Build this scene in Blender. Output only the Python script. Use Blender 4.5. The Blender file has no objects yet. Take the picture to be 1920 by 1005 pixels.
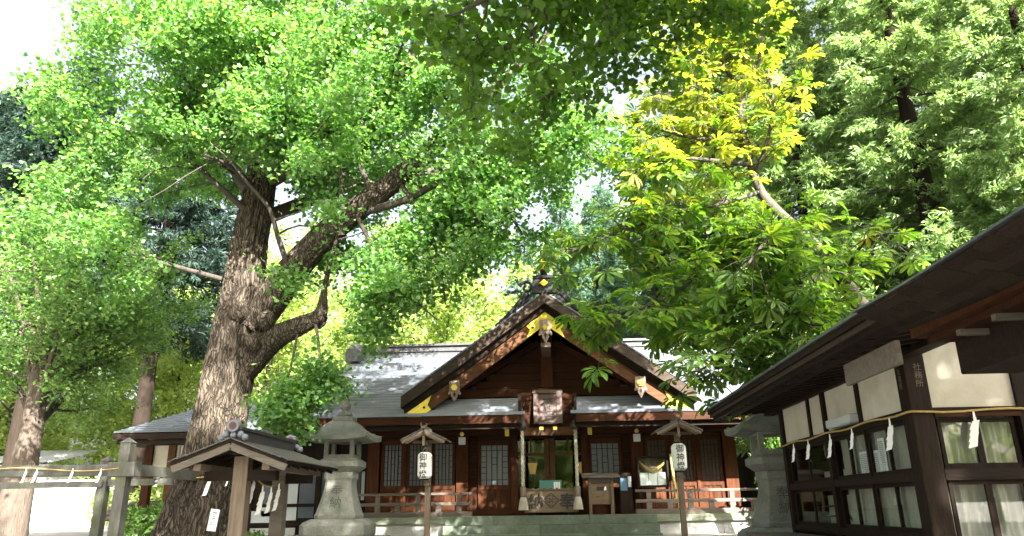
import bpy, bmesh, math, random
import numpy as np
from mathutils import Vector, Matrix, noise

rng = np.random.default_rng(7)
random.seed(7)
scene = bpy.context.scene
COL = scene.collection

# ------------------------------------------------------------------ camera
F, PW, PH, EYE = 1382.0, 1920.0, 1005.0, 1.4
pitch, yaw, roll = math.radians(18.0), math.radians(3.15), math.radians(0.8)
fwd = np.array([-math.sin(yaw)*math.cos(pitch), math.cos(yaw)*math.cos(pitch), math.sin(pitch)])
right0 = np.array([math.cos(yaw), math.sin(yaw), 0.0]); up0 = np.cross(right0, fwd)
cright = right0*math.cos(roll) - up0*math.sin(roll)
cup = right0*math.sin(roll) + up0*math.cos(roll)
CAMP = np.array([0.0, 0.0, EYE])
cam_d = bpy.data.cameras.new('camera'); cam = bpy.data.objects.new('camera', cam_d); COL.objects.link(cam)
cam_d.sensor_fit = 'HORIZONTAL'; cam_d.sensor_width = 36.0; cam_d.lens = F/PW*36.0
cam_d.clip_start = 0.05; cam_d.clip_end = 3000
m = Matrix.Identity(4)
for i in range(3):
    m[i][0], m[i][1], m[i][2], m[i][3] = cright[i], cup[i], -fwd[i], CAMP[i]
cam.matrix_world = m
scene.camera = cam

def _ray(x, y): return fwd + cright*(x-PW/2)/F - cup*(y-PH/2)/F
def atY(x, y, Y): d = _ray(x, y); return CAMP + d*(Y/d[1])
def atX(x, y, X): d = _ray(x, y); return CAMP + d*(X/d[0])

# ------------------------------------------------------------------ light
SUN_EL, SUN_AZ = math.radians(33), math.radians(27)      # azimuth: right of straight behind the camera
to_sun = Vector((math.sin(SUN_AZ)*math.cos(SUN_EL), -math.cos(SUN_AZ)*math.cos(SUN_EL), math.sin(SUN_EL)))
world = bpy.data.worlds.new('World'); scene.world = world; world.use_nodes = True
nt = world.node_tree; nt.nodes.clear()
sky = nt.nodes.new('ShaderNodeTexSky'); sky.sky_type = 'NISHITA'; sky.sun_disc = False
sky.sun_elevation = SUN_EL
sky.sun_rotation = math.atan2(to_sun.x, to_sun.y)
sky.air_density = 1.0; sky.dust_density = 10.0; sky.ozone_density = 0.4
bg = nt.nodes.new('ShaderNodeBackground'); bg.inputs['Strength'].default_value = 0.072
out = nt.nodes.new('ShaderNodeOutputWorld')
hsv = nt.nodes.new('ShaderNodeHueSaturation'); hsv.inputs['Saturation'].default_value = 0.55     # hazy, whitish summer sky
nt.links.new(sky.outputs[0], hsv.inputs['Color']); nt.links.new(hsv.outputs[0], bg.inputs[0]); nt.links.new(bg.outputs[0], out.inputs[0])
sl = bpy.data.lights.new('sun', 'SUN'); sl.energy = 5.0; sl.angle = math.radians(0.53); sl.color = (1.0, 0.95, 0.87)
so = bpy.data.objects.new('sun', sl); COL.objects.link(so)
so.rotation_euler = (-to_sun).to_track_quat('-Z', 'Y').to_euler(); so.location = (10, -20, 20)

scene.view_settings.view_transform = 'Standard'; scene.view_settings.look = 'None'
scene.view_settings.exposure = 3.25; scene.view_settings.gamma = 1.0
scene.view_settings.use_curve_mapping = False
scene.render.engine = 'CYCLES'
scene.cycles.max_bounces = 8; scene.cycles.diffuse_bounces = 4; scene.cycles.glossy_bounces = 3
scene.cycles.transmission_bounces = 5; scene.cycles.transparent_max_bounces = 6
scene.cycles.use_denoising = True
scene.cycles.sample_clamp_indirect = 6.0
scene.cycles.caustics_reflective = False; scene.cycles.caustics_refractive = False

# ------------------------------------------------------------------ materials
MATS = {}
def new_mat(name):
    mt = bpy.data.materials.new(name); mt.use_nodes = True
    n = mt.node_tree; n.nodes.clear()
    o = n.nodes.new('ShaderNodeOutputMaterial')
    MATS[name] = mt
    return mt, n, o
def N(n, typ, **kw):
    x = n.nodes.new(typ)
    for k, v in kw.items():
        if k.startswith('i_'): x.inputs[k[2:].replace('_', ' ')].default_value = v
        else: setattr(x, k, v)
    return x
def c4(c): return (c[0], c[1], c[2], 1.0)
def ramp(n, stops):
    r = n.nodes.new('ShaderNodeValToRGB')
    while len(r.color_ramp.elements) < len(stops): r.color_ramp.elements.new(0.5)
    for e, (p, c) in zip(r.color_ramp.elements, stops): e.position = p; e.color = c4(c)
    return r
def surf(name, stops, scale=4.0, stretch=(1, 1, 1), detail=6, rough=0.7, bump=0.25, bscale=None, metal=0.0,
         dirt=None, dirt_amt=0.5, dirt_scale=1.3, tint=0.0, spec=0.4, bdist=0.02):
    """noise-coloured principled surface with a second, larger stain layer and fine bump"""
    mt, n, o = new_mat(name)
    p = N(n, 'ShaderNodeBsdfPrincipled'); p.inputs['Roughness'].default_value = rough
    p.inputs['Metallic'].default_value = metal; p.inputs['Specular IOR Level'].default_value = spec
    tc = N(n, 'ShaderNodeTexCoord'); mp = N(n, 'ShaderNodeMapping'); mp.inputs['Scale'].default_value = stretch
    src = tc.outputs['Object']
    if tint:
        oi = N(n, 'ShaderNodeObjectInfo'); ad = N(n, 'ShaderNodeVectorMath', operation='ADD')
        ml = N(n, 'ShaderNodeVectorMath', operation='SCALE'); ml.inputs['Scale'].default_value = 17.0
        cb = N(n, 'ShaderNodeCombineXYZ')
        for k in range(3): n.links.new(oi.outputs['Random'], cb.inputs[k])
        n.links.new(cb.outputs[0], ml.inputs[0]); n.links.new(src, ad.inputs[0]); n.links.new(ml.outputs[0], ad.inputs[1])
        src = ad.outputs[0]
    n.links.new(src, mp.inputs['Vector'])
    no = N(n, 'ShaderNodeTexNoise'); no.inputs['Scale'].default_value = scale; no.inputs['Detail'].default_value = detail
    no.inputs['Roughness'].default_value = 0.65
    n.links.new(mp.outputs[0], no.inputs['Vector'])
    r = ramp(n, stops); n.links.new(no.outputs['Fac'], r.inputs[0])
    colour = r.outputs[0]
    if dirt is not None:
        n2 = N(n, 'ShaderNodeTexNoise'); n2.inputs['Scale'].default_value = dirt_scale; n2.inputs['Detail'].default_value = 8
        n2.inputs['Roughness'].default_value = 0.7
        n.links.new(src, n2.inputs['Vector'])
        r2 = ramp(n, [(0.42, (0, 0, 0)), (0.68, (1, 1, 1))]); n.links.new(n2.outputs['Fac'], r2.inputs[0])
        mm = N(n, 'ShaderNodeMath', operation='MULTIPLY'); mm.inputs[1].default_value = dirt_amt
        n.links.new(r2.outputs[0], mm.inputs[0])
        mx = N(n, 'ShaderNodeMix', data_type='RGBA'); mx.inputs['B'].default_value = c4(dirt)
        n.links.new(mm.outputs[0], mx.inputs['Factor']); n.links.new(colour, mx.inputs['A']); colour = mx.outputs['Result']
    if tint:
        hs = N(n, 'ShaderNodeHueSaturation'); mr = N(n, 'ShaderNodeMapRange')
        mr.inputs['To Min'].default_value = 1-tint; mr.inputs['To Max'].default_value = 1+tint
        n.links.new(oi.outputs['Random'], mr.inputs['Value']); n.links.new(mr.outputs[0], hs.inputs['Value'])
        n.links.new(colour, hs.inputs['Color']); colour = hs.outputs[0]
    n.links.new(colour, p.inputs['Base Color'])
    if bump:
        nb = N(n, 'ShaderNodeTexNoise'); nb.inputs['Scale'].default_value = bscale or scale*3; nb.inputs['Detail'].default_value = 6
        n.links.new(mp.outputs[0], nb.inputs['Vector'])
        b = N(n, 'ShaderNodeBump'); b.inputs['Strength'].default_value = bump; b.inputs['Distance'].default_value = bdist
        n.links.new(nb.outputs['Fac'], b.inputs['Height']); n.links.new(b.outputs[0], p.inputs['Normal'])
    n.links.new(p.outputs[0], o.inputs[0])
    return mt
def leafmat(name, cols, trans=0.45, tcol=None, rough=0.45, spec=0.35, tboost=1.8):
    mt, n, o = new_mat(name)
    g = N(n, 'ShaderNodeNewGeometry'); r = ramp(n, [(i/(len(cols)-1), c) for i, c in enumerate(cols)])
    oi = N(n, 'ShaderNodeObjectInfo')
    ad = N(n, 'ShaderNodeMath', operation='ADD'); fr = N(n, 'ShaderNodeMath', operation='FRACT')
    n.links.new(g.outputs['Random Per Island'], ad.inputs[0]); n.links.new(oi.outputs['Random'], ad.inputs[1])
    n.links.new(ad.outputs[0], fr.inputs[0]); n.links.new(fr.outputs[0], r.inputs[0])
    p = N(n, 'ShaderNodeBsdfPrincipled'); p.inputs['Roughness'].default_value = rough
    p.inputs['Specular IOR Level'].default_value = spec
    n.links.new(r.outputs[0], p.inputs['Base Color'])
    t = N(n, 'ShaderNodeBsdfTranslucent')
    mx = N(n, 'ShaderNodeMix', data_type='RGBA', blend_type='MULTIPLY'); mx.inputs['Factor'].default_value = 1.0
    tc = tcol or (1.25, 1.25, 0.5)
    mx.inputs['B'].default_value = c4([tboost*x for x in tc]); n.links.new(r.outputs[0], mx.inputs['A'])
    n.links.new(mx.outputs['Result'], t.inputs[0])
    ms = N(n, 'ShaderNodeMixShader'); ms.inputs[0].default_value = trans
    n.links.new(p.outputs[0], ms.inputs[1]); n.links.new(t.outputs[0], ms.inputs[2]); n.links.new(ms.outputs[0], o.inputs[0])
    return mt
def plain(name, col, rough=0.5, metal=0.0, spec=0.5, emit=None, estr=1.0):
    mt, n, o = new_mat(name); p = N(n, 'ShaderNodeBsdfPrincipled')
    p.inputs['Base Color'].default_value = c4(col); p.inputs['Roughness'].default_value = rough
    p.inputs['Metallic'].default_value = metal; p.inputs['Specular IOR Level'].default_value = spec
    if emit: p.inputs['Emission Color'].default_value = c4(emit); p.inputs['Emission Strength'].default_value = estr
    n.links.new(p.outputs[0], o.inputs[0]); return mt
def glassmat(name, tint=(0.9, 0.95, 0.95), refl=0.12):
    mt, n, o = new_mat(name)
    t = N(n, 'ShaderNodeBsdfTransparent'); t.inputs[0].default_value = c4(tint)
    g = N(n, 'ShaderNodeBsdfGlossy'); g.inputs['Roughness'].default_value = 0.015
    lw = N(n, 'ShaderNodeLayerWeight'); lw.inputs[0].default_value = 0.5
    pw = N(n, 'ShaderNodeMath', operation='POWER'); pw.inputs[1].default_value = 5.0
    n.links.new(lw.outputs['Facing'], pw.inputs[0])
    ad = N(n, 'ShaderNodeMath', operation='MULTIPLY_ADD'); ad.inputs[1].default_value = 0.9; ad.inputs[2].default_value = refl; ad.use_clamp = True
    n.links.new(pw.outputs[0], ad.inputs[0])
    ms = N(n, 'ShaderNodeMixShader'); n.links.new(ad.outputs[0], ms.inputs[0])
    n.links.new(t.outputs[0], ms.inputs[1]); n.links.new(g.outputs[0], ms.inputs[2]); n.links.new(ms.outputs[0], o.inputs[0])
    return mt

surf('wood_red', [(0.25, (0.026, 0.0095, 0.0042)), (0.55, (0.056, 0.019, 0.0072)), (0.8, (0.09, 0.033, 0.012))], 3, (6, 6, 0.7), rough=0.65, spec=0.1, bump=0.2, tint=0.25)
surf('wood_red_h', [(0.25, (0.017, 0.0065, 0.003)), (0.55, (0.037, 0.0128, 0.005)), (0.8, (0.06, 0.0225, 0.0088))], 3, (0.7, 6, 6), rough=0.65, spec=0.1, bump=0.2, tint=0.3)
surf('wood_dark', [(0.3, (0.009, 0.006, 0.0045)), (0.7, (0.022, 0.0135, 0.0095))], 4, (5, 5, 0.7), rough=0.6, bump=0.3, tint=0.2, spec=0.08)
surf('wood_dark_h', [(0.3, (0.009, 0.006, 0.0045)), (0.7, (0.024, 0.0145, 0.0105))], 4, (0.7, 5, 5), rough=0.6, bump=0.3, tint=0.2, spec=0.08)
surf('wood_shingle', [(0.3, (0.015, 0.0105, 0.008)), (0.7, (0.036, 0.025, 0.0185))], 6, (1, 3, 3), rough=0.75, bump=0.4, tint=0.3, spec=0.08)
surf('wood_bargeboard', [(0.25, (0.05, 0.022, 0.01)), (0.6, (0.1, 0.048, 0.023)), (0.85, (0.14, 0.07, 0.034))], 3, (0.8, 4, 4), rough=0.5, bump=0.2, tint=0.15, spec=0.08)
surf('wood_grey', [(0.25, (0.07, 0.056, 0.046)), (0.6, (0.135, 0.112, 0.093)), (0.85, (0.19, 0.165, 0.138))], 4, (0.8, 6, 6), rough=0.8, bump=0.35, tint=0.15, dirt=(0.04, 0.045, 0.025), dirt_amt=0.3)
surf('wood_pole', [(0.25, (0.10, 0.072, 0.05)), (0.6, (0.165, 0.125, 0.092)), (0.85, (0.215, 0.168, 0.13))], 4, (6, 6, 0.6), rough=0.75, bump=0.3, tint=0.15)
surf('wood_fence', [(0.25, (0.05, 0.048, 0.045)), (0.6, (0.09, 0.086, 0.08)), (0.85, (0.135, 0.128, 0.118))], 5, (4, 4, 0.8), rough=0.85, bump=0.4, tint=0.15, dirt=(0.05, 0.07, 0.018), dirt_amt=0.6, dirt_scale=2.0)
surf('wood_box', [(0.25, (0.08, 0.055, 0.03)), (0.6, (0.13, 0.09, 0.052)), (0.85, (0.17, 0.122, 0.075))], 3, (0.8, 6, 6), rough=0.65, bump=0.15, tint=0.1)
surf('copper_patina_sky', [(0.3, (0.085, 0.095, 0.12)), (0.55, (0.125, 0.14, 0.17)), (0.8, (0.18, 0.195, 0.23))], 5, (0.5, 3, 3), rough=0.30, bump=0.12, spec=0.8, metal=0.35, dirt=(0.055, 0.07, 0.06), dirt_amt=0.45)  # patinated copper; the bluish base colour stands in for reflected sky
surf('roof_edge', [(0.3, (0.022, 0.016, 0.013)), (0.7, (0.055, 0.04, 0.03))], 5, (0.6, 4, 4), rough=0.6, bump=0.3, spec=0.08)
surf('tile_dark', [(0.3, (0.018, 0.019, 0.022)), (0.7, (0.045, 0.045, 0.05))], 8, rough=0.45, bump=0.25, spec=0.6)
surf('shelter_roof', [(0.3, (0.05, 0.044, 0.041)), (0.7, (0.115, 0.105, 0.1))], 7, (3, 0.8, 3), rough=0.55, bump=0.5, bdist=0.03, dirt=(0.17, 0.165, 0.155), dirt_amt=0.35, dirt_scale=3)
surf('tile_red', [(0.3, (0.05, 0.022, 0.018)), (0.7, (0.1, 0.048, 0.038))], 6, rough=0.6, bump=0.25)
surf('stone', [(0.2, (0.13, 0.13, 0.118)), (0.5, (0.2, 0.2, 0.183)), (0.8, (0.26, 0.255, 0.235))], 26, rough=0.9, bump=0.45, bscale=60, dirt=(0.07, 0.09, 0.055), dirt_amt=0.7, dirt_scale=2.6, tint=0.12, bdist=0.01)
surf('stone_moss', [(0.2, (0.13, 0.135, 0.1)), (0.5, (0.2, 0.21, 0.165)), (0.8, (0.28, 0.28, 0.23))], 18, rough=0.92, bump=0.5, bscale=50, dirt=(0.06, 0.10, 0.03), dirt_amt=0.85, dirt_scale=1.6, tint=0.15, bdist=0.015)
surf('concrete', [(0.2, (0.33, 0.335, 0.33)), (0.8, (0.48, 0.48, 0.47))], 10, rough=0.9, bump=0.25, dirt=(0.2, 0.2, 0.17), dirt_amt=0.5, tint=0.08)
surf('step_stone', [(0.2, (0.085, 0.105, 0.08)), (0.5, (0.125, 0.147, 0.115)), (0.8, (0.165, 0.185, 0.15))], 16, rough=0.88, bump=0.4, bscale=50, dirt=(0.045, 0.072, 0.03), dirt_amt=0.7, dirt_scale=1.8, tint=0.1, bdist=0.012)
surf('plaster', [(0.2, (0.4, 0.37, 0.305)), (0.6, (0.54, 0.51, 0.445)), (0.9, (0.62, 0.6, 0.54))], 2.2, detail=9, rough=0.9, bump=0.12, bscale=40, dirt=(0.33, 0.285, 0.21), dirt_amt=0.55, dirt_scale=1.5)
surf('white_wall', [(0.2, (0.72, 0.72, 0.72)), (0.8, (0.8, 0.8, 0.8))], 2, rough=0.7, bump=0.05)
surf('blue_wall', [(0.2, (0.045, 0.055, 0.075)), (0.8, (0.075, 0.085, 0.11))], 3, rough=0.6, bump=0.1)
surf('grey_panel', [(0.2, (0.4, 0.42, 0.43)), (0.8, (0.5, 0.52, 0.53))], 3, rough=0.75, bump=0.1)
surf('gravel', [(0.2, (0.24, 0.225, 0.2)), (0.5, (0.37, 0.355, 0.325)), (0.8, (0.5, 0.48, 0.45))], 30, detail=8, rough=0.95, bump=0.8, bscale=60, dirt=(0.2, 0.19, 0.14), dirt_amt=0.5, dirt_scale=0.35)
surf('straw', [(0.2, (0.3, 0.2, 0.06)), (0.8, (0.5, 0.37, 0.14))], 30, rough=0.9, bump=0.5)
surf('hemp', [(0.2, (0.35, 0.31, 0.25)), (0.8, (0.55, 0.5, 0.43))], 40, rough=0.95, bump=0.6)
surf('bamboo', [(0.2, (0.3, 0.26, 0.07)), (0.8, (0.45, 0.4, 0.13))], 6, (4, 4, 0.7), rough=0.4, bump=0.05)
surf('curtain', [(0.2, (0.26, 0.245, 0.205)), (0.8, (0.36, 0.34, 0.3))], 8, rough=0.95, bump=0.1)
def barkmat(name, dark, mid, light, sx=7.0, sz=0.75, bump=1.0, bdist=0.08):
    mt, n, o = new_mat(name); p = N(n, 'ShaderNodeBsdfPrincipled'); p.inputs['Roughness'].default_value = 0.95
    p.inputs['Specular IOR Level'].default_value = 0.15
    tc = N(n, 'ShaderNodeTexCoord'); n0 = N(n, 'ShaderNodeTexNoise'); n0.inputs['Scale'].default_value = 2.2; n0.inputs['Detail'].default_value = 4
    n.links.new(tc.outputs['Object'], n0.inputs['Vector'])
    md = N(n, 'ShaderNodeVectorMath', operation='MULTIPLY_ADD'); md.inputs[1].default_value = (.3, .3, .5)
    n.links.new(n0.outputs['Color'], md.inputs[0]); n.links.new(tc.outputs['Object'], md.inputs[2])
    mp = N(n, 'ShaderNodeMapping'); mp.inputs['Scale'].default_value = (sx, sx, sz); n.links.new(md.outputs[0], mp.inputs['Vector'])
    vo = N(n, 'ShaderNodeTexVoronoi', feature='DISTANCE_TO_EDGE'); vo.inputs['Scale'].default_value = 1.6; n.links.new(mp.outputs[0], vo.inputs['Vector'])
    no = N(n, 'ShaderNodeTexNoise'); no.inputs['Scale'].default_value = 2.5; no.inputs['Detail'].default_value = 9; no.inputs['Roughness'].default_value = .7
    n.links.new(mp.outputs[0], no.inputs['Vector'])
    m1 = N(n, 'ShaderNodeMapRange'); m1.inputs['From Min'].default_value = 0.0; m1.inputs['From Max'].default_value = 0.16; n.links.new(vo.outputs['Distance'], m1.inputs['Value'])
    mu = N(n, 'ShaderNodeMath', operation='MULTIPLY'); n.links.new(m1.outputs[0], mu.inputs[0]); n.links.new(no.outputs['Fac'], mu.inputs[1])
    r = ramp(n, [(0.05, dark), (0.38, mid), (0.62, light)]); n.links.new(mu.outputs[0], r.inputs[0])
    n2 = N(n, 'ShaderNodeTexNoise'); n2.inputs['Scale'].default_value = 1.1; n2.inputs['Detail'].default_value = 5; n.links.new(tc.outputs['Object'], n2.inputs['Vector'])
    mx = N(n, 'ShaderNodeMix', data_type='RGBA', blend_type='MULTIPLY'); mx.inputs['Factor'].default_value = .6
    r2 = ramp(n, [(0.35, (.55, .55, .5)), (0.65, (1, 1, 1))]); n.links.new(n2.outputs['Fac'], r2.inputs[0])
    n.links.new(r.outputs[0], mx.inputs['A']); n.links.new(r2.outputs[0], mx.inputs['B']); n.links.new(mx.outputs['Result'], p.inputs['Base Color'])
    b = N(n, 'ShaderNodeBump'); b.inputs['Strength'].default_value = bump; b.inputs['Distance'].default_value = bdist
    n.links.new(mu.outputs[0], b.inputs['Height']); n.links.new(b.outputs[0], p.inputs['Normal']); n.links.new(p.outputs[0], o.inputs[0])
    return mt
barkmat('bark_ginkgo', (0.024, 0.019, 0.015), (0.062, 0.05, 0.039), (0.13, 0.107, 0.082), sx=12.0, sz=1.0, bump=0.8, bdist=0.06)
surf('bark_thin', [(0.25, (0.022, 0.018, 0.014)), (0.7, (0.06, 0.05, 0.04))], 6, (4, 4, 1), rough=0.9, bump=0.5)
surf('bark_light', [(0.25, (0.035, 0.026, 0.02)), (0.55, (0.075, 0.058, 0.045)), (0.8, (0.115, 0.092, 0.073))], 5, (4, 4, 0.8), detail=8, rough=0.95, bump=0.9, bscale=10, bdist=0.04)
surf('bark_cedar', [(0.25, (0.012, 0.009, 0.007)), (0.7, (0.03, 0.022, 0.017))], 5, (8, 8, 0.4), rough=0.95, bump=0.8, bdist=0.03, spec=0.1)
surf('bark_dark', [(0.25, (0.03, 0.026, 0.02)), (0.7, (0.075, 0.065, 0.05))], 6, (4, 4, 1), rough=0.9, bump=0.5)
plain('gold', (0.72, 0.52, 0.12), 0.32, 0.9)
plain('gold_leaf', (0.62, 0.5, 0.06), 0.45, 0.55)
plain('black_lacquer_shade', (0.012, 0.012, 0.013), 0.6, spec=0.2)
plain('ink', (0.015, 0.013, 0.014), 0.7)
plain('ink_faint', (0.16, 0.155, 0.16), 0.8)
plain('carved', (0.075, 0.075, 0.065), 0.95)
plain('paper', (0.78, 0.78, 0.79), 0.9)
plain('paper_lantern', (0.85, 0.85, 0.83), 0.8)
plain('sign_white', (0.7, 0.72, 0.78), 0.5)
plain('frosted', (0.055, 0.075, 0.085), 0.35)
plain('frosted_warm', (0.04, 0.038, 0.034), 0.3)
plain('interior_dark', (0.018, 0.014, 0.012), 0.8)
plain('lamp_glow', (0.8, 0.5, 0.2), 0.6, emit=(1.0, 0.5, 0.15), estr=0.12)
plain('lamp_plastic', (0.42, 0.44, 0.46), 0.5)
plain('rubber', (0.02, 0.02, 0.022), 0.6)
plain('steel', (0.35, 0.36, 0.38), 0.35, 0.8)
plain('cream_board', (0.6, 0.55, 0.42), 0.8)
plain('blue_poster', (0.07, 0.16, 0.25), 0.6)
plain('green_charm', (0.08, 0.22, 0.2), 0.7)
plain('plum_lacquer', (0.04, 0.013, 0.008), 0.4)
plain('cast_bronze', (0.06, 0.05, 0.045), 0.5, 0.5)
plain('ceramic', (0.14, 0.15, 0.18), 0.5)
glassmat('glass', (0.93, 0.96, 0.95), 0.05)
glassmat('glass_dark', (0.45, 0.5, 0.5), 0.035)

leafmat('leaf_ginkgo', [(0.0461, 0.1216, 0.0333), (0.0704, 0.1600, 0.0435), (0.0998, 0.1920, 0.0538), (0.1600, 0.2496, 0.0896)], 0.5, (1.25, 1.3, 0.6), 0.4, 0.45)
leafmat('leaf_left', [(0.0450, 0.1063, 0.0312), (0.0688, 0.1438, 0.0413), (0.0975, 0.1750, 0.0525), (0.1500, 0.2125, 0.0813)], 0.48, (1.25, 1.25, 0.6))
leafmat('leaf_bright', [(0.1320, 0.1980, 0.0600), (0.1800, 0.2400, 0.0780), (0.2280, 0.2760, 0.1020)], 0.5, (1.25, 1.25, 0.65), tboost=1.9)
leafmat('leaf_chestnut', [(0.0438, 0.1063, 0.0175), (0.0650, 0.1375, 0.0225), (0.0938, 0.1688, 0.0300), (0.1313, 0.1812, 0.0325)], 0.5, (1.3, 1.3, 0.35), 0.4, 0.45)
leafmat('leaf_golden', [(0.11, 0.165, 0.028), (0.15, 0.195, 0.032), (0.19, 0.215, 0.036), (0.235, 0.225, 0.04)], 0.5, (1.2, 1.2, 0.4), 0.42, 0.45)
leafmat('leaf_katsura', [(0.0385, 0.0935, 0.0132), (0.0572, 0.1210, 0.0176), (0.0825, 0.1540, 0.0220)], 0.5, (1.3, 1.3, 0.35), 0.42)
leafmat('leaf_cedar', [(0.0910, 0.1625, 0.0624), (0.1235, 0.2015, 0.0780), (0.1625, 0.2340, 0.0975), (0.2210, 0.2665, 0.1170)], 0.45, (1.15, 1.2, 0.7), 0.5, 0.4)
leafmat('leaf_cedar_blue', [(0.0438, 0.0938, 0.0625), (0.0625, 0.1250, 0.0813), (0.0875, 0.1500, 0.0938)], 0.3, (1.1, 1.2, 0.7), 0.6, 0.3)
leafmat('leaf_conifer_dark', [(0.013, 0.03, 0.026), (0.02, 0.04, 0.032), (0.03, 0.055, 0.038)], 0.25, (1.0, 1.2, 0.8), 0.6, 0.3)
leafmat('leaf_shrub', [(0.05, 0.11, 0.025), (0.08, 0.15, 0.03)], 0.4)

# ------------------------------------------------------------------ mesh helpers
class MB:
    def __init__(s): s.v = []; s.f = []
    def add(s, vs, fs):
        o = len(s.v); s.v.extend([tuple(map(float, p)) for p in vs]); s.f.extend([tuple(i+o for i in f) for f in fs]); return s
    def box(s, x0, x1, y0, y1, z0, z1):
        return s.add([(x0,y0,z0),(x1,y0,z0),(x1,y1,z0),(x0,y1,z0),(x0,y0,z1),(x1,y0,z1),(x1,y1,z1),(x0,y1,z1)],
                     [(0,3,2,1),(4,5,6,7),(0,1,5,4),(1,2,6,5),(2,3,7,6),(3,0,4,7)])
    def cbox(s, c, d, R=None):
        c = Vector(c); R = R or Matrix.Identity(3); h = Vector(d)/2
        vs = [c + R @ Vector((sx*h.x, sy*h.y, sz*h.z)) for sx, sy, sz in ((-1,-1,-1),(1,-1,-1),(1,1,-1),(-1,1,-1),(-1,-1,1),(1,-1,1),(1,1,1),(-1,1,1))]
        return s.add(vs, [(0,3,2,1),(4,5,6,7),(0,1,5,4),(1,2,6,5),(2,3,7,6),(3,0,4,7)])
    def bar(s, a, b, w, h, upv=(0, 0, 1)):
        a = Vector(a); b = Vector(b); d = (b-a); L = d.length; d.normalize()
        u = Vector(upv); sd = d.cross(u)
        if sd.length < 1e-5: sd = d.cross(Vector((0, 1, 0)))
        sd.normalize(); u = sd.cross(d)
        R = Matrix((d, sd, u)).transposed()
        return s.cbox((a+b)/2, (L, w, h), R)
    def tube(s, pts, rad, n=8, cap=True):
        pts = [Vector(p) for p in pts]; k = len(pts); o = len(s.v)
        if not hasattr(rad, '__len__'): rad = [rad]*k
        ref = None; vs = []; fs = []
        for i, p in enumerate(pts):
            t = (pts[min(i+1, k-1)] - pts[max(i-1, 0)])
            if t.length < 1e-9: t = Vector((0, 0, 1))
            t.normalize()
            if ref is None: ref = Vector((1, 0, 0)) if abs(t.x) < 0.9 else Vector((0, 1, 0))
            a = (ref - t*ref.dot(t)).normalized(); ref = a; b = t.cross(a)
            for j in range(n):
                an = 2*math.pi*j/n; vs.append(p + (a*math.cos(an) + b*math.sin(an))*rad[i])
        for i in range(k-1):
            for j in range(n):
                fs.append((i*n+j, i*n+(j+1) % n, (i+1)*n+(j+1) % n, (i+1)*n+j))
        if cap: fs.append(tuple(range(n-1, -1, -1))); fs.append(tuple((k-1)*n+j for j in range(n)))
        return s.add(vs, fs)
    def lathe(s, c, prof, n=16, rot=0.0, sx=1.0, sy=1.0):
        """prof: (r, z) from bottom to top, n sides"""
        vs = []; fs = []
        for r, z in prof:
            for j in range(n):
                a = 2*math.pi*j/n + rot; vs.append((c[0]+r*math.cos(a)*sx, c[1]+r*math.sin(a)*sy, c[2]+z))
        for i in range(len(prof)-1):
            for j in range(n): fs.append((i*n+j, i*n+(j+1) % n, (i+1)*n+(j+1) % n, (i+1)*n+j))
        fs.append(tuple(range(n-1, -1, -1))); fs.append(tuple((len(prof)-1)*n+j for j in range(n)))
        return s.add(vs, fs)
    def prism(s, poly, a, b, axis='y'):
        """extrude a 2-D polygon: axis y -> (x,z) polygon between y=a and y=b; axis x -> (y,z); axis z -> (x,y)"""
        k = len(poly)
        f = {'y': lambda p, t: (p[0], t, p[1]), 'x': lambda p, t: (t, p[0], p[1]), 'z': lambda p, t: (p[0], p[1], t)}[axis]
        vs = [f(p, a) for p in poly] + [f(p, b) for p in poly]
        fs = [tuple(range(k)), tuple(range(2*k-1, k-1, -1))] + [(i, i+k, (i+1) % k+k, (i+1) % k) for i in range(k)]
        return s.add(vs, fs)
    def mesh(s, name, mat=None, smooth=False, off=(0, 0, 0)):
        me = bpy.data.meshes.new(name)
        me.from_pydata([(p[0]-off[0], p[1]-off[1], p[2]-off[2]) for p in s.v], [], s.f)
        bm = bmesh.new(); bm.from_mesh(me); bmesh.ops.recalc_face_normals(bm, faces=bm.faces); bm.to_mesh(me); bm.free()
        if mat: me.materials.append(MATS[mat])
        if smooth: me.polygons.foreach_set('use_smooth', [True]*len(me.polygons))
        me.update(); return me
    def build(s, name, mat, parent=None, smooth=False, bevel=0.0):
        off = root_loc(parent)
        ob = bpy.data.objects.new(name, s.mesh(name, mat, smooth, off)); COL.objects.link(ob)
        if parent is not None: ob.parent = parent
        if bevel:
            b = ob.modifiers.new('bevel', 'BEVEL'); b.width = bevel; b.segments = 2; b.limit_method = 'ANGLE'; b.angle_limit = 0.6
        return ob
def root_loc(o):
    if o is None: return (0, 0, 0)
    while o.parent is not None: o = o.parent
    return tuple(o.location)
def tag(o, label=None, cat=None, group=None, kind=None):
    if label: o['label'] = label
    if cat: o['category'] = cat
    if group: o['group'] = group
    if kind: o['kind'] = kind
    return o
def thing(name, loc, label, cat, group=None):
    o = bpy.data.objects.new(name, None); COL.objects.link(o); o.location = loc; o.empty_display_size = 0.3
    return tag(o, label, cat, group)
def piece(name, mesh, parent, loc, rot=None, scale=(1, 1, 1)):
    """an object of its own sharing mesh data; loc in world coordinates, parent's root not rotated"""
    o = bpy.data.objects.new(name, mesh); COL.objects.link(o); rl = root_loc(parent)
    o.parent = parent; o.location = (loc[0]-rl[0], loc[1]-rl[1], loc[2]-rl[2])
    if rot is not None: o.rotation_euler = rot
    o.scale = scale
    return o
_unit = {}
def unit_box(mat):
    if mat not in _unit:
        _unit[mat] = MB().box(-.5, .5, -.5, .5, -.5, .5).mesh('unit_' + mat, mat)
    return _unit[mat]
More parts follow.
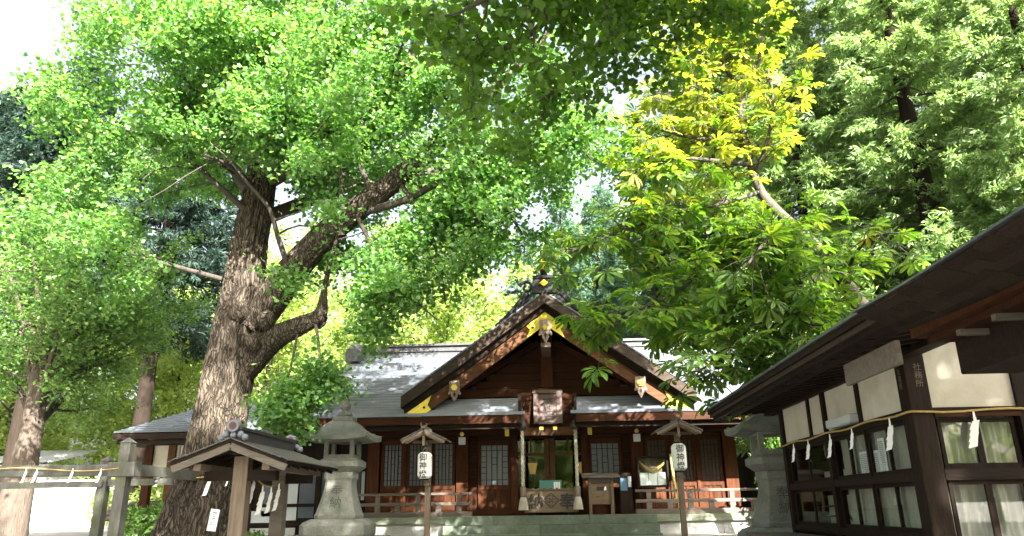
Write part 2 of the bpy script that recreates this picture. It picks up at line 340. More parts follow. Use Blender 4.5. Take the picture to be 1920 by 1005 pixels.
def boxpiece(name, mat, parent, x0, x1, y0, y1, z0, z1, rot=None):
    return piece(name, unit_box(mat), parent, ((x0+x1)/2, (y0+y1)/2, (z0+z1)/2), rot, (x1-x0, y1-y0, z1-z0))
def copy_tree(o, parent=None):
    c = o.copy(); COL.objects.link(c); c.parent = parent
    for ch in [x for x in CH.get(o.name, [])]: copy_tree(ch, c)
    return c
CH = {}
def index_children():
    CH.clear()
    for o in bpy.data.objects:
        if o.parent: CH.setdefault(o.parent.name, []).append(o)
def big_mesh(name, V, Fq, mat, smooth=False):
    """V (n,3) float array, Fq (m,k) int array of equal polygons"""
    me = bpy.data.meshes.new(name); k = Fq.shape[1]
    me.vertices.add(len(V)); me.vertices.foreach_set('co', np.ascontiguousarray(V, dtype=np.float32).ravel())
    me.loops.add(Fq.size); me.loops.foreach_set('vertex_index', np.ascontiguousarray(Fq, dtype=np.int32).ravel())
    me.polygons.add(len(Fq)); me.polygons.foreach_set('loop_start', np.arange(0, Fq.size, k, dtype=np.int32))
    me.update(calc_edges=True)
    if smooth: me.polygons.foreach_set('use_smooth', np.ones(len(Fq), dtype=bool))
    me.materials.append(MATS[mat]); return me
def link(name, mesh, parent=None, loc=(0, 0, 0)):
    o = bpy.data.objects.new(name, mesh); COL.objects.link(o); o.location = loc
    if parent is not None: o.parent = parent
    return o
def unitv(a): return a/np.maximum(np.linalg.norm(a, axis=-1, keepdims=True), 1e-9)
def scatter(T, TF, P, A, Nn, S):
    """place template T (k,3: side, along, normal) with faces TF at P with axis A, normal hint Nn, size S"""
    A = unitv(A); Sd = unitv(np.cross(A, Nn)); Nn = np.cross(Sd, A)
    S = np.asarray(S).reshape(-1, 1, 1)
    V = P[:, None, :] + S*(T[None, :, 0:1]*Sd[:, None, :] + T[None, :, 1:2]*A[:, None, :] + T[None, :, 2:3]*Nn[:, None, :])
    n, k = len(P), len(T)
    Fs = (TF[None, :, :] + (np.arange(n)*k)[:, None, None]).reshape(-1, TF.shape[1])
    return V.reshape(-1, 3), Fs
_dg = None
def text_mesh(body, size, mat, extrude=0.002, vertical=True, bend=None, line=1.02, bold=0.0):
    cu = bpy.data.curves.new('t', 'FONT'); cu.body = '\n'.join(body) if vertical else body
    cu.size = size; cu.align_x = 'CENTER'; cu.align_y = 'CENTER'; cu.extrude = extrude; cu.space_line = line; cu.resolution_u = 3; cu.offset = bold*size
    ob = bpy.data.objects.new('t', cu); COL.objects.link(ob)
    dg = bpy.context.evaluated_depsgraph_get(); me = bpy.data.meshes.new_from_object(ob.evaluated_get(dg))
    bpy.data.objects.remove(ob); bpy.data.curves.remove(cu)
    # x right, y up -> x, z up, facing -Y
    n = len(me.vertices); co = np.zeros(n*3, dtype=np.float32); me.vertices.foreach_get('co', co); co = co.reshape(-1, 3)
    w = np.stack([co[:, 0], -co[:, 2], co[:, 1]], 1)
    w[:, 2] -= (w[:, 2].max()+w[:, 2].min())/2 if n else 0
    w[:, 0] -= (w[:, 0].max()+w[:, 0].min())/2 if n else 0
    if bend: w[:, 1] += bend - np.sqrt(np.maximum(bend**2 - w[:, 0]**2, 0))
    me.vertices.foreach_set('co', np.ascontiguousarray(w, dtype=np.float32).ravel()); me.update()
    me.materials.clear(); me.materials.append(MATS[mat]); return me
# ------------------------------------------------------------------ ground
TER = 0.8
def gz(x, y):
    t = min(max((y-7.5)/4.0, 0), 1); return TER*t*t*(3-2*t)
xs = sorted(set([-900, -400, -200, -120, -80] + list(np.arange(-60, 61, 2.0)) + [80, 120, 200, 400, 900]))
ys = sorted(set([-900, -400, -200, -100, -60] + list(np.arange(-40, 6, 4.0)) + list(np.arange(6, 14, 0.5)) + list(np.arange(14, 60, 3.0)) + [80, 120, 200, 400, 900]))
gv = [(x, y, gz(x, y) + 0.012*math.sin(x*1.7+y*.6)) for y in ys for x in xs]
nx = len(xs); gf = [(j*nx+i, j*nx+i+1, (j+1)*nx+i+1, (j+1)*nx+i) for j in range(len(ys)-1) for i in range(nx-1)]
tag(MB().add(gv, gf).build('ground', 'gravel', None, True), kind='structure')

# ------------------------------------------------------------------ shrine hall
XS, YF, FL = -0.17, 18.6, 1.22
hall = thing('shrine_hall', (XS, YF, TER), 'dark red wooden shrine hall with gold-trimmed front gable and patinated copper roof', 'shrine')
def zf(y, Y=YF): return float(atY(1030, y, Y)[2])
def xf(x, Y=YF, y=900): return float(atY(x, y, Y)[0])

# stone platform: cap stones over concrete blocks, each a piece
PX0, PX1 = XS-5.15, XS+5.25
plat = MB().box(PX0+.06, PX1-.06, 17.52, 30.2, TER-.3, FL-.02).build('platform_core', 'concrete', hall)
x = PX0
k = 0
while x < PX1-.1:
    w = min(1.02 + .13*math.sin(k*2.1), PX1-x)
    if PX1-x-w < .4: w = PX1-x
    boxpiece('cap_stone', 'stone_moss', hall, x+.004, x+w-.004, 17.40, 17.75, FL-.15, FL-.002)
    k += 1; x += w
x = PX0; k = 0
while x < PX1-.1:
    w = min(.9 + .2*math.sin(k*1.3), PX1-x)
    if PX1-x-w < .4: w = PX1-x
    boxpiece('base_block', 'concrete', hall, x+.004, x+w-.004, 17.47, 17.7, TER-.1, FL-.158)
    k += 1; x += w
MB().box(PX0+.1, PX1-.1, 17.76, 19.2, FL-.1, FL).build('veranda_floor', 'wood_grey', hall)

# steps: three treads of separate stone blocks
steps = thing('stone_steps', (XS, 16.7, TER), 'mossy green stone steps leading up to the offertory box', 'steps')
for i, (yy, zt) in enumerate(((17.02, FL+.004), (16.68, 1.035), (16.34, .86))):
    cuts = [XS-2.32]
    while cuts[-1] < XS+2.3:
        cuts.append(min(cuts[-1] + 1.05 + .22*math.sin(3.1*len(cuts)+i*1.9), XS+2.32))
        if XS+2.32-cuts[-1] < .5: cuts[-1] = XS+2.32
    st = MB().box(XS-2.28, XS+2.28, yy+.02, 17.39, TER-.1, zt-.03).build('step_core', 'step_stone', steps)
    for a, b in zip(cuts[:-1], cuts[1:]):
        sm = MB().box(a+.003, b-.003, yy, min(yy+.37, 17.39), zt-.186, zt)
        sm.build('step_block', 'step_stone', steps, bevel=.008)

# pillars and wall
def pillar(x, w=.26, d=.26, z1=3.62, y=YF):
    ob = MB().box(x-w/2, x+w/2, y-d/2, y+d/2, FL, z1).build('pillar', 'wood_red', hall, bevel=.012); return ob
PILX = [XS-4.33, XS-2.13, XS-.86, XS+.86, XS+2.13, XS+4.33]
for i, px_ in enumerate(PILX):
    pillar(px_, .3 if i in (0, 5, 1, 4) else .17)
# horizontal wall planks between pillars, each a piece
ZT = 2.96
def planks(x0, x1, z0, z1, y, n, mat='wood_red_h'):
    h = (z1-z0)/n
    for i in range(n):
        boxpiece('wall_plank', mat, hall, x0, x1, y+.004*(i % 2), y+.05, z0+i*h+.004, z0+(i+1)*h-.004)
MB().box(XS-4.2, XS+4.2, YF+.1, YF+.16, 2.9, 3.62).build('wall_backing', 'wood_red_h', hall)
for a, b in ((PILX[1]+.15, PILX[1]+.36), (PILX[4]-.36, PILX[4]-.15)):
    planks(a, b, FL, 3.2, YF+.02, 11)
for a, b in zip(PILX[:-1], PILX[1:]):
    planks(a+.1, b-.1, 3.26, 3.6, YF+.0, 2)
# beams
MB().box(XS-4.62, XS+4.62, YF-.2, YF-.135, 3.09, 3.24).build('head_beam', 'wood_red_h', hall, bevel=.01)
MB().box(XS-4.7, XS+4.7, YF-.12, YF+.12, 3.45, 3.66).build('wall_plate', 'wood_red_h', hall)
MB().box(XS-4.5, XS+4.5, YF-.17, YF-.12, FL, FL+.14).build('sill_beam', 'wood_red_h', hall)

# lattice doors
def lattice_door(x0, x1, z0, z1, y, name='lattice_door', pane='frosted', solid=True, bars=4):
    fw = .075
    d = MB().box(x0, x0+fw, y-.03, y+.03, z0, z1).box(x1-fw, x1, y-.03, y+.03, z0, z1)
    zm = z0 + (z1-z0)*.32
    d.box(x0+fw, x1-fw, y-.028, y+.028, z1-.1, z1).box(x0+fw, x1-fw, y-.028, y+.028, zm-.05, zm+.05)
    d.box(x0+fw, x1-fw, y-.028, y+.028, z0, z0+.12)
    root = d.build(name, 'wood_red', hall)
    MB().box(x0+fw-.005, x1-fw+.005, y+.008, y+.016, zm+.05, z1-.1).build('pane', pane, root)
    lt = MB(); a, b = x0+fw, x1-fw; zb, zt = zm+.05, z1-.1
    for i in range(1, bars+1):
        xx = a+(b-a)*i/(bars+1); lt.box(xx-.009, xx+.009, y-.015, y+.006, zb, zt)
    for zz in (zb+.13*(zt-zb), zt-.13*(zt-zb)): lt.box(a, b, y-.012, y+.004, zz-.007, zz+.007)
    s = (b-a)/(bars+1)
    for q in (.3, .44, .58, .72):
        zz = zb+q*(zt-zb); lt.box(a, a+s, y-.012, y+.004, zz-.007, zz+.007).box(b-s, b, y-.012, y+.004, zz-.007, zz+.007)
    for q in (.52, .68):
        zz = zb+q*(zt-zb); lt.box(a+2*s, a+3*s, y-.012, y+.004, zz-.007, zz+.007)
    lt.build('lattice', 'wood_red', root)
    MB().box(a-.005, b+.005, y+.0, y+.012, z0+.12, zm-.05).build('kick_panel', 'wood_red', root)
    for q in (.38, .62):
        xx = a+(b-a)*q; MB().box(xx-.035, xx+.035, y-.014, y+.002, z0+.12, zm-.05).build('batten', 'wood_red', root)
    return root
for (a, b) in ((PILX[0]+.15, PILX[1]-.15), (PILX[4]+.15, PILX[5]-.15)):
    w = (b-a)/3; warm = a > 0
    for i in range(3):
        lattice_door(a+i*w+.03, a+(i+1)*w-.03, FL+.14, ZT+.05, YF-.02, pane='frosted_warm' if warm else 'frosted')
        if i: MB().box(a+i*w-.032, a+i*w+.032, YF-.09, YF+.05, FL+.14, 3.09).build('mullion', 'wood_red', hall)
    MB().box(a, b, YF-.05, YF+.03, ZT+.06, 3.08).build('lintel_panel', 'wood_red_h', hall)
for a, b in ((PILX[1]+.38, PILX[2]-.09), (PILX[3]+.09, PILX[4]-.38)):
    lattice_door(a, b, FL+.14, ZT, YF-.02)
    MB().box(a, b, YF-.05, YF+.03, ZT+.006, 3.08).build('lintel_panel', 'wood_red_h', hall)
# centre: open glazed doors around a pair of stiles
ca, cb = PILX[2]+.085, PILX[3]-.085
MB().box(ca, cb, YF-.06, YF+.06, 3.0, 3.08).build('door_head', 'wood_red_h', hall)
for s in (-1, 1):
    e0, e1 = (ca, XS+.0) if s < 0 else (XS+.0, cb)
    gd = MB().box(XS+s*.07-.06, XS+s*.07+.06, YF-.035, YF+.035, FL+.14, 3.0)
    gd.box(e0, e1, YF-.02, YF+.02, 2.6, 2.66).box(e0, e1, YF-.025, YF+.025, FL+.14, FL+.36)
    xx = (XS+s*.13 + (ca if s < 0 else cb))/2
    gd.box(xx-.02, xx+.02, YF-.018, YF+.018, 2.66, 3.0)
    gdo = gd.build('glazed_door', 'wood_bargeboard', hall)
    pa, pb = (ca, XS-.13) if s < 0 else (XS+.13, cb)
    MB().box(pa, pb, YF+.004, YF+.010, FL+.36, 2.6).build('pane', 'glass_dark', gdo)
    MB().box(pa, pb, YF+.004, YF+.010, 2.66, 3.0).build('pane', 'glass_dark', gdo)
# inner room
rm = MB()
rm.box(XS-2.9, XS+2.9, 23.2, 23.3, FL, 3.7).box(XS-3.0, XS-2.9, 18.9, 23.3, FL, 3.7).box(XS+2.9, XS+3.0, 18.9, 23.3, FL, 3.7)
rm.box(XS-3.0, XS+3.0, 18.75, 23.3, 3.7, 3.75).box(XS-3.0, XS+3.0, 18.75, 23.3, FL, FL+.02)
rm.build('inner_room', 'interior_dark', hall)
MB().box(XS-4.3, XS-4.2, 18.7, 28, FL, 3.7).box(XS+4.2, XS+4.3, 18.7, 28, FL, 3.7).box(XS-4.3, XS+4.3, 28, 28.1, FL, 3.7).build('outer_wall', 'wood_red', hall)
# gold caps on pillars and beam, white electric box
for i in (0, 1, 4, 5):
    for zz in (3.13, 3.30):
        g = MB(); pts = []
        for a in range(6): pts.append((PILX[i]+.055*math.cos(a*math.pi/3), zz+.055*math.sin(a*math.pi/3)))
        y_ = YF-.23 if zz < 3.2 else YF-.175
        g.prism(pts, y_, y_+.03, 'y').prism([(PILX[i]+(p[0]-PILX[i])*.5, zz+(p[1]-zz)*.5) for p in pts], y_-.02, y_, 'y')
        g.build('gold_stud', 'gold', hall)
for xx in (XS-1.02, XS+1.0):
    MB().box(xx-.05, xx+.05, YF-.235, YF-.2, 3.06, 3.25).build('gold_plate', 'gold_leaf', hall)
for xx in (PILX[1], PILX[4]):
    MB().box(xx-.085, xx+.085, YF-.2, YF-.152, 2.88, 3.06).build('meter_box', 'sign_white', hall, bevel=.01)

# main roof, copper courses stepped one over the other
YE, YR, ZE, ZR = 16.8, 24.0, 3.40, 6.28
def zroof(y): t = (y-YE)/(YR-YE); return ZE + (ZR-ZE)*(.80*t + .20*t*t)
NR = 24; RX = 6.3
def course(mb, x0, x1, ya, yb):
    za, zb = zroof(ya)+.065, zroof(yb)+.006
    n = max(1, int(abs(x1-x0)/1.0)); o = len(mb.v)
    for j in range(n+1):
        xx = x0+(x1-x0)*j/n; dz = .0
        mb.v += [(xx, ya, zroof(ya)-.004), (xx, ya-.004, za), (xx, yb+.01, zb)]
    for j in range(n):
        a = o+3*j; mb.f += [(a, a+3, a+4, a+1), (a+1, a+4, a+5, a+2)]
    mb.f += [(o, o+1, o+2), (o+3*n, o+3*n+2, o+3*n+1)]
roof = MB(); yy = [YE + (YR-YE)*i/NR for i in range(NR+1)]
for a, b in zip(yy[:-1], yy[1:]):
    if b < 18.45:
        cut = .62 - .10*max(0, 1-abs((a-YE)/.5)) if a < YE+.5 else .62
        course(roof, XS-RX, XS-cut, a, b); course(roof, XS+cut, XS+RX, a, b)
    else: course(roof, XS-RX, XS+RX, a, b)
ro = roof.build('roof', 'copper_patina_sky', hall)
MB().add([(XS-RX, YR, ZR), (XS+RX, YR, ZR), (XS+RX, 31.2, ZE), (XS-RX, 31.2, ZE)], [(0, 1, 2, 3)]).build('rear_roof', 'copper_patina_sky', hall)
for s in (-1, 1):                                   # verge boards and underside of the eaves
    pts = [(YE+.02, ZE-.02), (18.6, zroof(18.6)-.02), (21.3, zroof(21.3)-.02), (YR, ZR-.02), (31.2, ZE-.02), (31.2, ZE-.2), (YR, ZR-.25), (21.3, zroof(21.3)-.24), (18.6, zroof(18.6)-.22), (YE+.02, ZE-.2)]
    MB().prism(pts, XS+s*(RX-.02), XS+s*(RX-.12), 'x').build('verge_board', 'wood_dark', hall)
    xa, xb = (XS-RX+.12, XS-.64) if s < 0 else (XS+.64, XS+RX-.12)
    MB().box(xa, xb, YE+.02, YE+.07, ZE-.19, ZE-.015).build('fascia', 'wood_red_h', hall)
    MB().box(xa, xb, YE+.14, YE+.24, ZE-.3, ZE-.2).build('eave_purlin', 'wood_dark_h', hall)
    MB().add([(xa, YE+.07, ZE-.10), (xb, YE+.07, ZE-.10), (xb, YF+.1, 3.8), (xa, YF+.1, 3.8)], [(0, 1, 2, 3)]).build('soffit', 'wood_dark_h', hall)
    MB().add([(XS+s*(RX-.12), YF+.1, 3.8), (XS+s*4.2, YF+.1, 3.8), (XS+s*4.2, YR, ZR-.3), (XS+s*(RX-.12), YR, ZR-.3)], [(0, 1, 2, 3)]).build('soffit', 'wood_dark_h', hall)
rafm = MB().bar((0, YE+.1, ZE-.165), (0, YF+.05, 3.70), .065, .085).mesh('rafter', 'wood_dark', off=(0, 0, 0))
xr = -RX+.3
while xr < RX-.2:
    if abs(xr) > .68: piece('rafter', rafm, hall, (XS+xr, 0, 0))
    xr += .235
# main ridge
rd = MB().box(XS-6.15, XS+6.15, YR-.16, YR+.16, ZR-.05, ZR+.24)
ridge = rd.build('ridge', 'tile_dark', hall)
MB().box(XS-6.2, XS+6.2, YR-.24, YR+.24, ZR+.242, ZR+.31).build('ridge_cap', 'tile_dark', ridge)
MB().box(XS-6.17, XS+6.17, YR-.21, YR+.21, ZR+.06, ZR+.10).build('ridge_band', 'tile_dark', ridge)
for s in (-1, 1):
    MB().prism([(XS+s*6.1, ZR-.1), (XS+s*6.1, ZR+.30), (XS+s*6.34, ZR+.36), (XS+s*6.62, ZR+.43), (XS+s*6.6, ZR+.36), (XS+s*6.36, ZR+.28), (XS+s*6.36, ZR-.12)], YR-.26, YR+.26, 'y').build('ridge_end', 'tile_dark', ridge)
    MB().prism([(XS+s*6.0, ZR-.42), (XS+s*6.42, ZR-.42), (XS+s*6.4, ZR+.0), (XS+s*6.06, ZR+.0)], YR-1.25, YR-.2, 'y').build('ridge_foot', 'tile_dark', ridge)

# front gable
GY, GW, GP, GT = 16.86, 3.36, 6.30, 3.90
def rake(u):   # u 0 at apex .. 1 at tip -> outer top edge (slightly concave towards the eaves)
    return GW*u, GP - (GP-GT)*(1.045*u - .045*u*u)
def rake_band(o0, o1, y0, y1, u0=0.0, u1=1.0, n=14, flat=0.0):
    """a band following the rake between vertical offsets o0 (top) and o1 (bottom)"""
    mb = MB()
    for s in (-1, 1):
        poly_t, poly_b = [], []
        for i in range(n+1):
            u = u0+(u1-u0)*i/n; xx, zz = rake(u); zt = min(zz-o0, GP-flat-o0)
            poly_t.append((XS+s*xx, zt)); poly_b.append((XS+s*xx, zz-o1))
        o = len(mb.v); k = n+1
        for y in (y0, y1): mb.v += [(p[0], y, p[1]) for p in poly_t] + [(p[0], y, p[1]) for p in poly_b]
        for i in range(n):
            mb.f += [(o+i, o+i+1, o+k+i+1, o+k+i), (o+2*k+i, o+3*k+i, o+3*k+i+1, o+2*k+i+1),
                     (o+i, o+2*k+i, o+2*k+i+1, o+i+1), (o+k+i, o+k+i+1, o+3*k+i+1, o+3*k+i)]
        mb.f += [(o+n, o+2*k+n, o+3*k+n, o+k+n)]
        if u0 > 0: mb.f += [(o, o+k, o+3*k, o+2*k)]
    return mb
gable = rake_band(-.0, .30, GY, 23.2, flat=.06).build('gable_roof', 'roof_edge', hall)
rake_band(-.012, .03, GY-.015, 22.9, flat=.06).build('gable_copper_edge', 'copper_patina_sky', gable)
rake_band(.31, .45, GY+.16, GY+.30, 0, .985).build('gable_under_board', 'wood_dark_h', gable)
rake_band(.455, .78, GY+.24, GY+.34, 0, .965).build('bargeboard', 'wood_bargeboard', gable)
rake_band(.47, .50, GY+.225, GY+.24, 0, .965).build('bargeboard_moulding', 'wood_bargeboard', gable)
def gold_rake(u0, u1, o0, o1, fork):
    for s in (-1, 1):
        n = 6; T = []; B = []
        for i in range(n+1):
            u = u0+(u1-u0)*i/n; xx, zz = rake(u); T.append((XS+s*xx, zz-o0)); B.append((XS+s*xx, zz-o1))
        u_ = u0+(u1-u0)*fork; xx, zz = rake(u_)
        if fork > .5: poly = T + [(XS+s*xx, zz-(o0+o1)/2)] + B[::-1]
        else: poly = T + B[::-1] + [(XS+s*xx, zz-(o0+o1)/2)]
        g = MB().prism(poly, GY+.205, GY+.222, 'y').build('gold_fitting', 'gold_leaf', gable)
        xx, zz = rake(u0+(u1-u0)*(fork-.14 if fork > .5 else fork+.14))
        MB().prism([(XS+s*xx+.03*math.cos(a*math.pi/4), zz-(o0+o1)/2+.03*math.sin(a*math.pi/4)) for a in range(8)], GY+.196, GY+.204, 'y').build('fitting_hole', 'black_lacquer_shade', g)
        for k_ in (.3, .7):   # engraved bands
            a = rake(u0+(u1-u0)*(.12 if fork > .5 else .3)); b = rake(u0+(u1-u0)*(.55 if fork > .5 else .95))
            oo = o0+(o1-o0)*k_
            MB().bar((XS+s*a[0], GY+.200, a[1]-oo), (XS+s*b[0], GY+.200, b[1]-oo), .01, .02).build('engraved_band', 'gold', g)
gold_rake(0.0, .135, .475, .775, .8)
gold_rake(.80, .962, .46, .785, .16)
# pendants
def pendant(x, z, w, h, y):
    pts = [(-.5, 1), (.5, 1), (.5, .45), (.62, .3), (.55, .22), (.33, .28), (.28, .12), (.0, -.18), (-.28, .12), (-.33, .28), (-.55, .22), (-.62, .3), (-.5, .45)]
    p = MB().prism([(x+a*w, z+b*h) for a, b in pts], y, y+.06, 'y').build('pendant', 'wood_pole', gable)
    q = [(x+.075*math.cos(a*math.pi/3), z+h*.62+.075*math.sin(a*math.pi/3)) for a in range(6)]
    MB().prism(q, y-.035, y-.002, 'y').prism([(x+(a-x)*.55, z+h*.62+(b-z-h*.62)*.55) for a, b in q], y-.06, y-.035, 'y').build('boss', 'gold', p)
    MB().prism([(x, z+h*.38), (x+.035, z+h*.25), (x, z+h*.08), (x-.035, z+h*.25)], y-.006, y-.001, 'y').build('heart_cut', 'black_lacquer_shade', p)
pendant(XS, 5.12, .26, .5, GY+.10)
for s in (-1, 1): pendant(XS+s*2.14, 3.80, .24, .42, GY+.12)
MB().box(XS-.11, XS+.11, GY+.2, GY+1.6, 4.98, 5.08).build('ridge_purlin_end', 'wood_pole', gable)
# gable wall
gw_y = 18.42
for i in range(11):
    z0 = 3.85+i*.19; z1 = z0+.182
    hw = GW*(GP-.75-z1)/(GP-GT)
    if hw < .1: break
    boxpiece('gable_plank', 'wood_red_h', hall, XS-hw-.2, XS+hw+.2, gw_y+.003*(i % 2), gw_y+.05, z0, z1)
MB().box(XS-.15, XS+.15, gw_y-.12, gw_y-.002, 4.22, 5.6).build('gable_post', 'wood_red', hall)
MB().box(XS-2.5, XS+2.5, gw_y-.14, gw_y-.004, 4.0, 4.2).build('tie_beam', 'wood_red_h', hall)
MB().box(XS-1.75, XS+1.75, gw_y-.09, gw_y-.006, 4.85, 4.99).build('collar_beam', 'wood_red_h', hall)
for s in (-1, 1):
    MB().bar((XS+s*.2, gw_y-.07, 5.35), (XS+s*2.4, gw_y-.07, 4.1), .1, .14).build('gable_brace', 'wood_red_h', hall)
for i in range(5):
    boxpiece('bay_plank', 'wood_red_h', hall, XS-.63, XS+.63, 17.96+.004*(i % 2), 18.0, 3.2+i*.165, 3.2+i*.165+.158)
MB().box(XS-.66, XS+.66, 17.82, 17.955, 3.02, 3.2).build('bay_beam', 'wood_bargeboard', hall)
for s in (-1, 1):
    MB().box(XS+s*.63-.03, XS+s*.63+.03, YE+.05, 18.42, ZE-.22, 3.86).build('opening_cheek', 'wood_dark', hall)
# crest ornament over the apex
orn = MB()
body = [(-.30, 0), (.30, 0), (.30, .18), (.24, .42), (-.24, .42), (-.30, .18)]
orn.prism([(XS+a, GP-.06+b) for a, b in body], GY-.02, GY+.12, 'y')
orn.box(XS-.27, XS+.27, GY-.05, GY+.15, GP+.30, GP+.37)
for s in (-1, 1):
    c = (XS+s*.42, GP+.10); pts = []
    for i in range(26):                                # scroll
        a = 2.5*math.pi*i/25; r = .165*(1-i/32)
        pts.append((c[0]+s*r*math.cos(a+.2), GY+.05, c[1]+r*math.sin(a+.2)))
    orn.tube(pts, [.042*(1-.5*i/25) for i in range(26)], 6)
    w = [(XS+s*(.40+.78*t), GY+.05, GP-.75*(.40+.78*t)+.25-.2*t-.05*math.sin(math.pi*t)) for t in [i/8 for i in range(9)]]
    orn.tube(w, [.085-.055*i/8 for i in range(9)], 6)
    w = [(XS+s*(.25+.8*t), GY+.07, GP-.75*(.25+.8*t)+.08) for t in [i/6 for i in range(7)]]
    orn.tube(w, [.09-.05*i/6 for i in range(7)], 6)
oo = orn.build('crest_ornament', 'black_lacquer_shade', gable)  # ornament lies in shade; that shade is put into its black colour
MB().prism([(XS, GP+.26), (XS+.11, GP+.175), (XS, GP+.09), (XS-.11, GP+.175)], GY-.06, GY-.03, 'y').build('gold_diamond', 'gold_leaf', oo)
MB().tube([(XS, GY+.25, GP+.30), (XS, GY-.02, GP+.56)], .085, 12).build('ridge_cylinder', 'black_lacquer_shade', oo)
MB().tube([(XS, GY-.022, GP+.562), (XS, GY-.16, GP+.70)], .086, 12).build('gold_cap', 'gold_leaf', oo)

# balustrades left and right of the steps
def balustrade(xa, xb, label, gold_end):
    b = thing('balustrade', ((xa+xb)/2, 17.55, FL), label, 'railing', 'low veranda railings')
    y = 17.56
    for z, h, d in ((FL+.055, .11, .12), (FL+.28, .07, .09), (FL+.50, .055, .09)):
        MB().box(xa, xb, y-d/2, y+d/2, z-h/2, z+h/2).build('rail', 'wood_grey', b, bevel=.006)
    n = 3
    for i in range(n+1):
        xx = xa+.3+(xb-xa-.6)*i/n
        MB().box(xx-.06, xx+.06, y-.035, y+.035, FL+.11, FL+.245).box(xx-.05, xx+.05, y-.033, y+.033, FL+.315, FL+.472).build('baluster', 'wood_grey', b)
        if i < n:
            x2 = xx+(xb-xa-.6)/n/2
            MB().box(x2-.06, x2+.06, y-.035, y+.035, FL+.111, FL+.244).build('short_post', 'wood_grey', b)
    for e in gold_end:
        ex = xa if e < 0 else xb
        for z, h, d in ((FL+.055, .13, .14), (FL+.28, .085, .105), (FL+.50, .07, .105)):
            MB().box(min(ex, ex-e*.26)-.006, max(ex, ex-e*.26)+.006, y-d/2, y+d/2, z-h/2, z+h/2).build('brass_end', 'gold', b)
balustrade(XS-5.2, XS-1.78, 'weathered wooden railing left of the steps, behind the left stone lantern', (-1,))
balustrade(XS+1.92, XS+5.3, 'weathered wooden railing right of the steps, below the glass notice case', (1,))

# plaque over the entrance
pl = thing('name_plaque', (XS, 17.72, 3.25), 'dark carved wooden name plaque hanging under the gable', 'plaque')
R = Matrix.Rotation(math.radians(-14), 3, 'X')
def pbox(name, mat, x0, x1, z0, z1, y0, y1, parent=pl):
    mb = MB(); mb.cbox(Vector((XS, 17.72, 3.25)) + R @ Vector(((x0+x1)/2, (y0+y1)/2, (z0+z1)/2)), (x1-x0, y1-y0, z1-z0), R)
    return mb.build(name, mat, parent)
pbox('panel', 'plum_lacquer', -.22, .22, .08, .78, -.01, .02)
for a in ((-.34, -.22, .02, .84), (.22, .34, .02, .84)): pbox('frame_stile', 'plum_lacquer', *a, -.035, .03)
for a in ((-.22, .22, -.0, .08), (-.36, .36, .78, .86)): pbox('frame_rail', 'plum_lacquer', *a, -.045, .03)
for a in ((-.215, -.2, .1, .76), (.2, .215, .1, .76), (-.2, .2, .085, .1), (-.2, .2, .76, .775)): pbox('fillet', 'wood_bargeboard', *a, -.024, -.012)
tm = text_mesh('神社', .26, 'ink', .004)
o = piece('inscription', tm, pl, (XS, 17.72, 3.25)); o.rotation_euler = (math.radians(-14), 0, 0)
v_ = R @ Vector((0, -.018, .43)); o.location = v_
for s in (-1, 1):
    MB().box(XS+s*.16-.045, XS+s*.16+.045, 17.60, 17.71, 3.12, 3.19).build('gold_bracket', 'gold', pl)
    MB().bar((XS+s*.16, 17.64, 3.12), (XS+s*.16-.11, 17.64, 2.99), .02, .02).bar((XS+s*.16, 17.64, 3.12), (XS+s*.16+.09, 17.64, 3.0), .02, .02).build('bracket_claw', 'cast_bronze', pl)

# bell ropes
def bell_rope(x, label):
    y = 17.28
    b = thing('bell_rope', (x, y, FL), label, 'rope', 'bell ropes hanging over the entrance')
    tw = MB()
    for k in range(3):
        pts = [(x+.022*math.cos(t*26+k*2.09), y+.022*math.sin(t*26+k*2.09), 3.12-1.28*t) for t in np.linspace(0, 1, 60)]
        tw.tube(pts, .021, 5)
    tw.build('twisted_cord', 'hemp', b, True)
    MB().lathe((x, y, 1.84), [(.05, 0), (.066, -.02), (.062, -.2), (.05, -.24)][::-1], 12).build('wooden_grip', 'wood_pole', b, True)
    fr = MB()
    for k in range(20):
        a = k*2*math.pi/20
        fr.tube([(x+.05*math.cos(a), y+.05*math.sin(a), 1.61), (x+.085*math.cos(a), y+.085*math.sin(a), 1.45), (x+.1*math.cos(a+.1), y+.1*math.sin(a+.1), 1.34)], .014, 4)
    fr.build('tassel', 'hemp', b)
    MB().lathe((x, y, 3.2), [(.02, -.13), (.09, -.10), (.115, -.02), (.1, .05), (.05, .1), (.02, .12), (.02, .2)], 14).build('bell', 'cast_bronze', b, True)
bell_rope(XS-.60, 'twisted bell rope with tassel hanging left of the plaque')
bell_rope(XS+.62, 'twisted bell rope with tassel hanging right of the plaque')

# offertory box with 奉 crest 納
bx, by = XS+.02, 17.62
ob = thing('offertory_box', (bx, by, FL), 'wide wooden offertory box with brushed characters and a four-petal crest', 'offertory box')
MB().box(bx-.6, bx+.6, by-.25, by+.3, FL+.06, FL+.54).build('body', 'wood_box', ob, bevel=.012)
MB().box(bx-.63, bx+.63, by-.27, by+.33, FL+.542, FL+.57).build('lid_frame', 'wood_box', ob)
for s in (-1, 1): MB().box(bx+s*.45-.07, bx+s*.45+.07, by-.22, by+.26, FL+.004, FL+.06).build('foot', 'wood_dark', ob)
for i in range(9):
    MB().bar((bx-.55+i*.1375, by-.2, FL+.578), (bx-.55+i*.1375, by+.28, FL+.578), .05, .025).build('slat', 'wood_box', ob)
for ch, dx in (('納', -.35), ('奉', .36)):
    tm = text_mesh(ch, .36, 'ink', .003, bold=.022); piece('character', tm, ob, (bx+dx, by-.253, FL+.30))
cr = MB(); c = Vector((bx, by-.252, FL+.32))
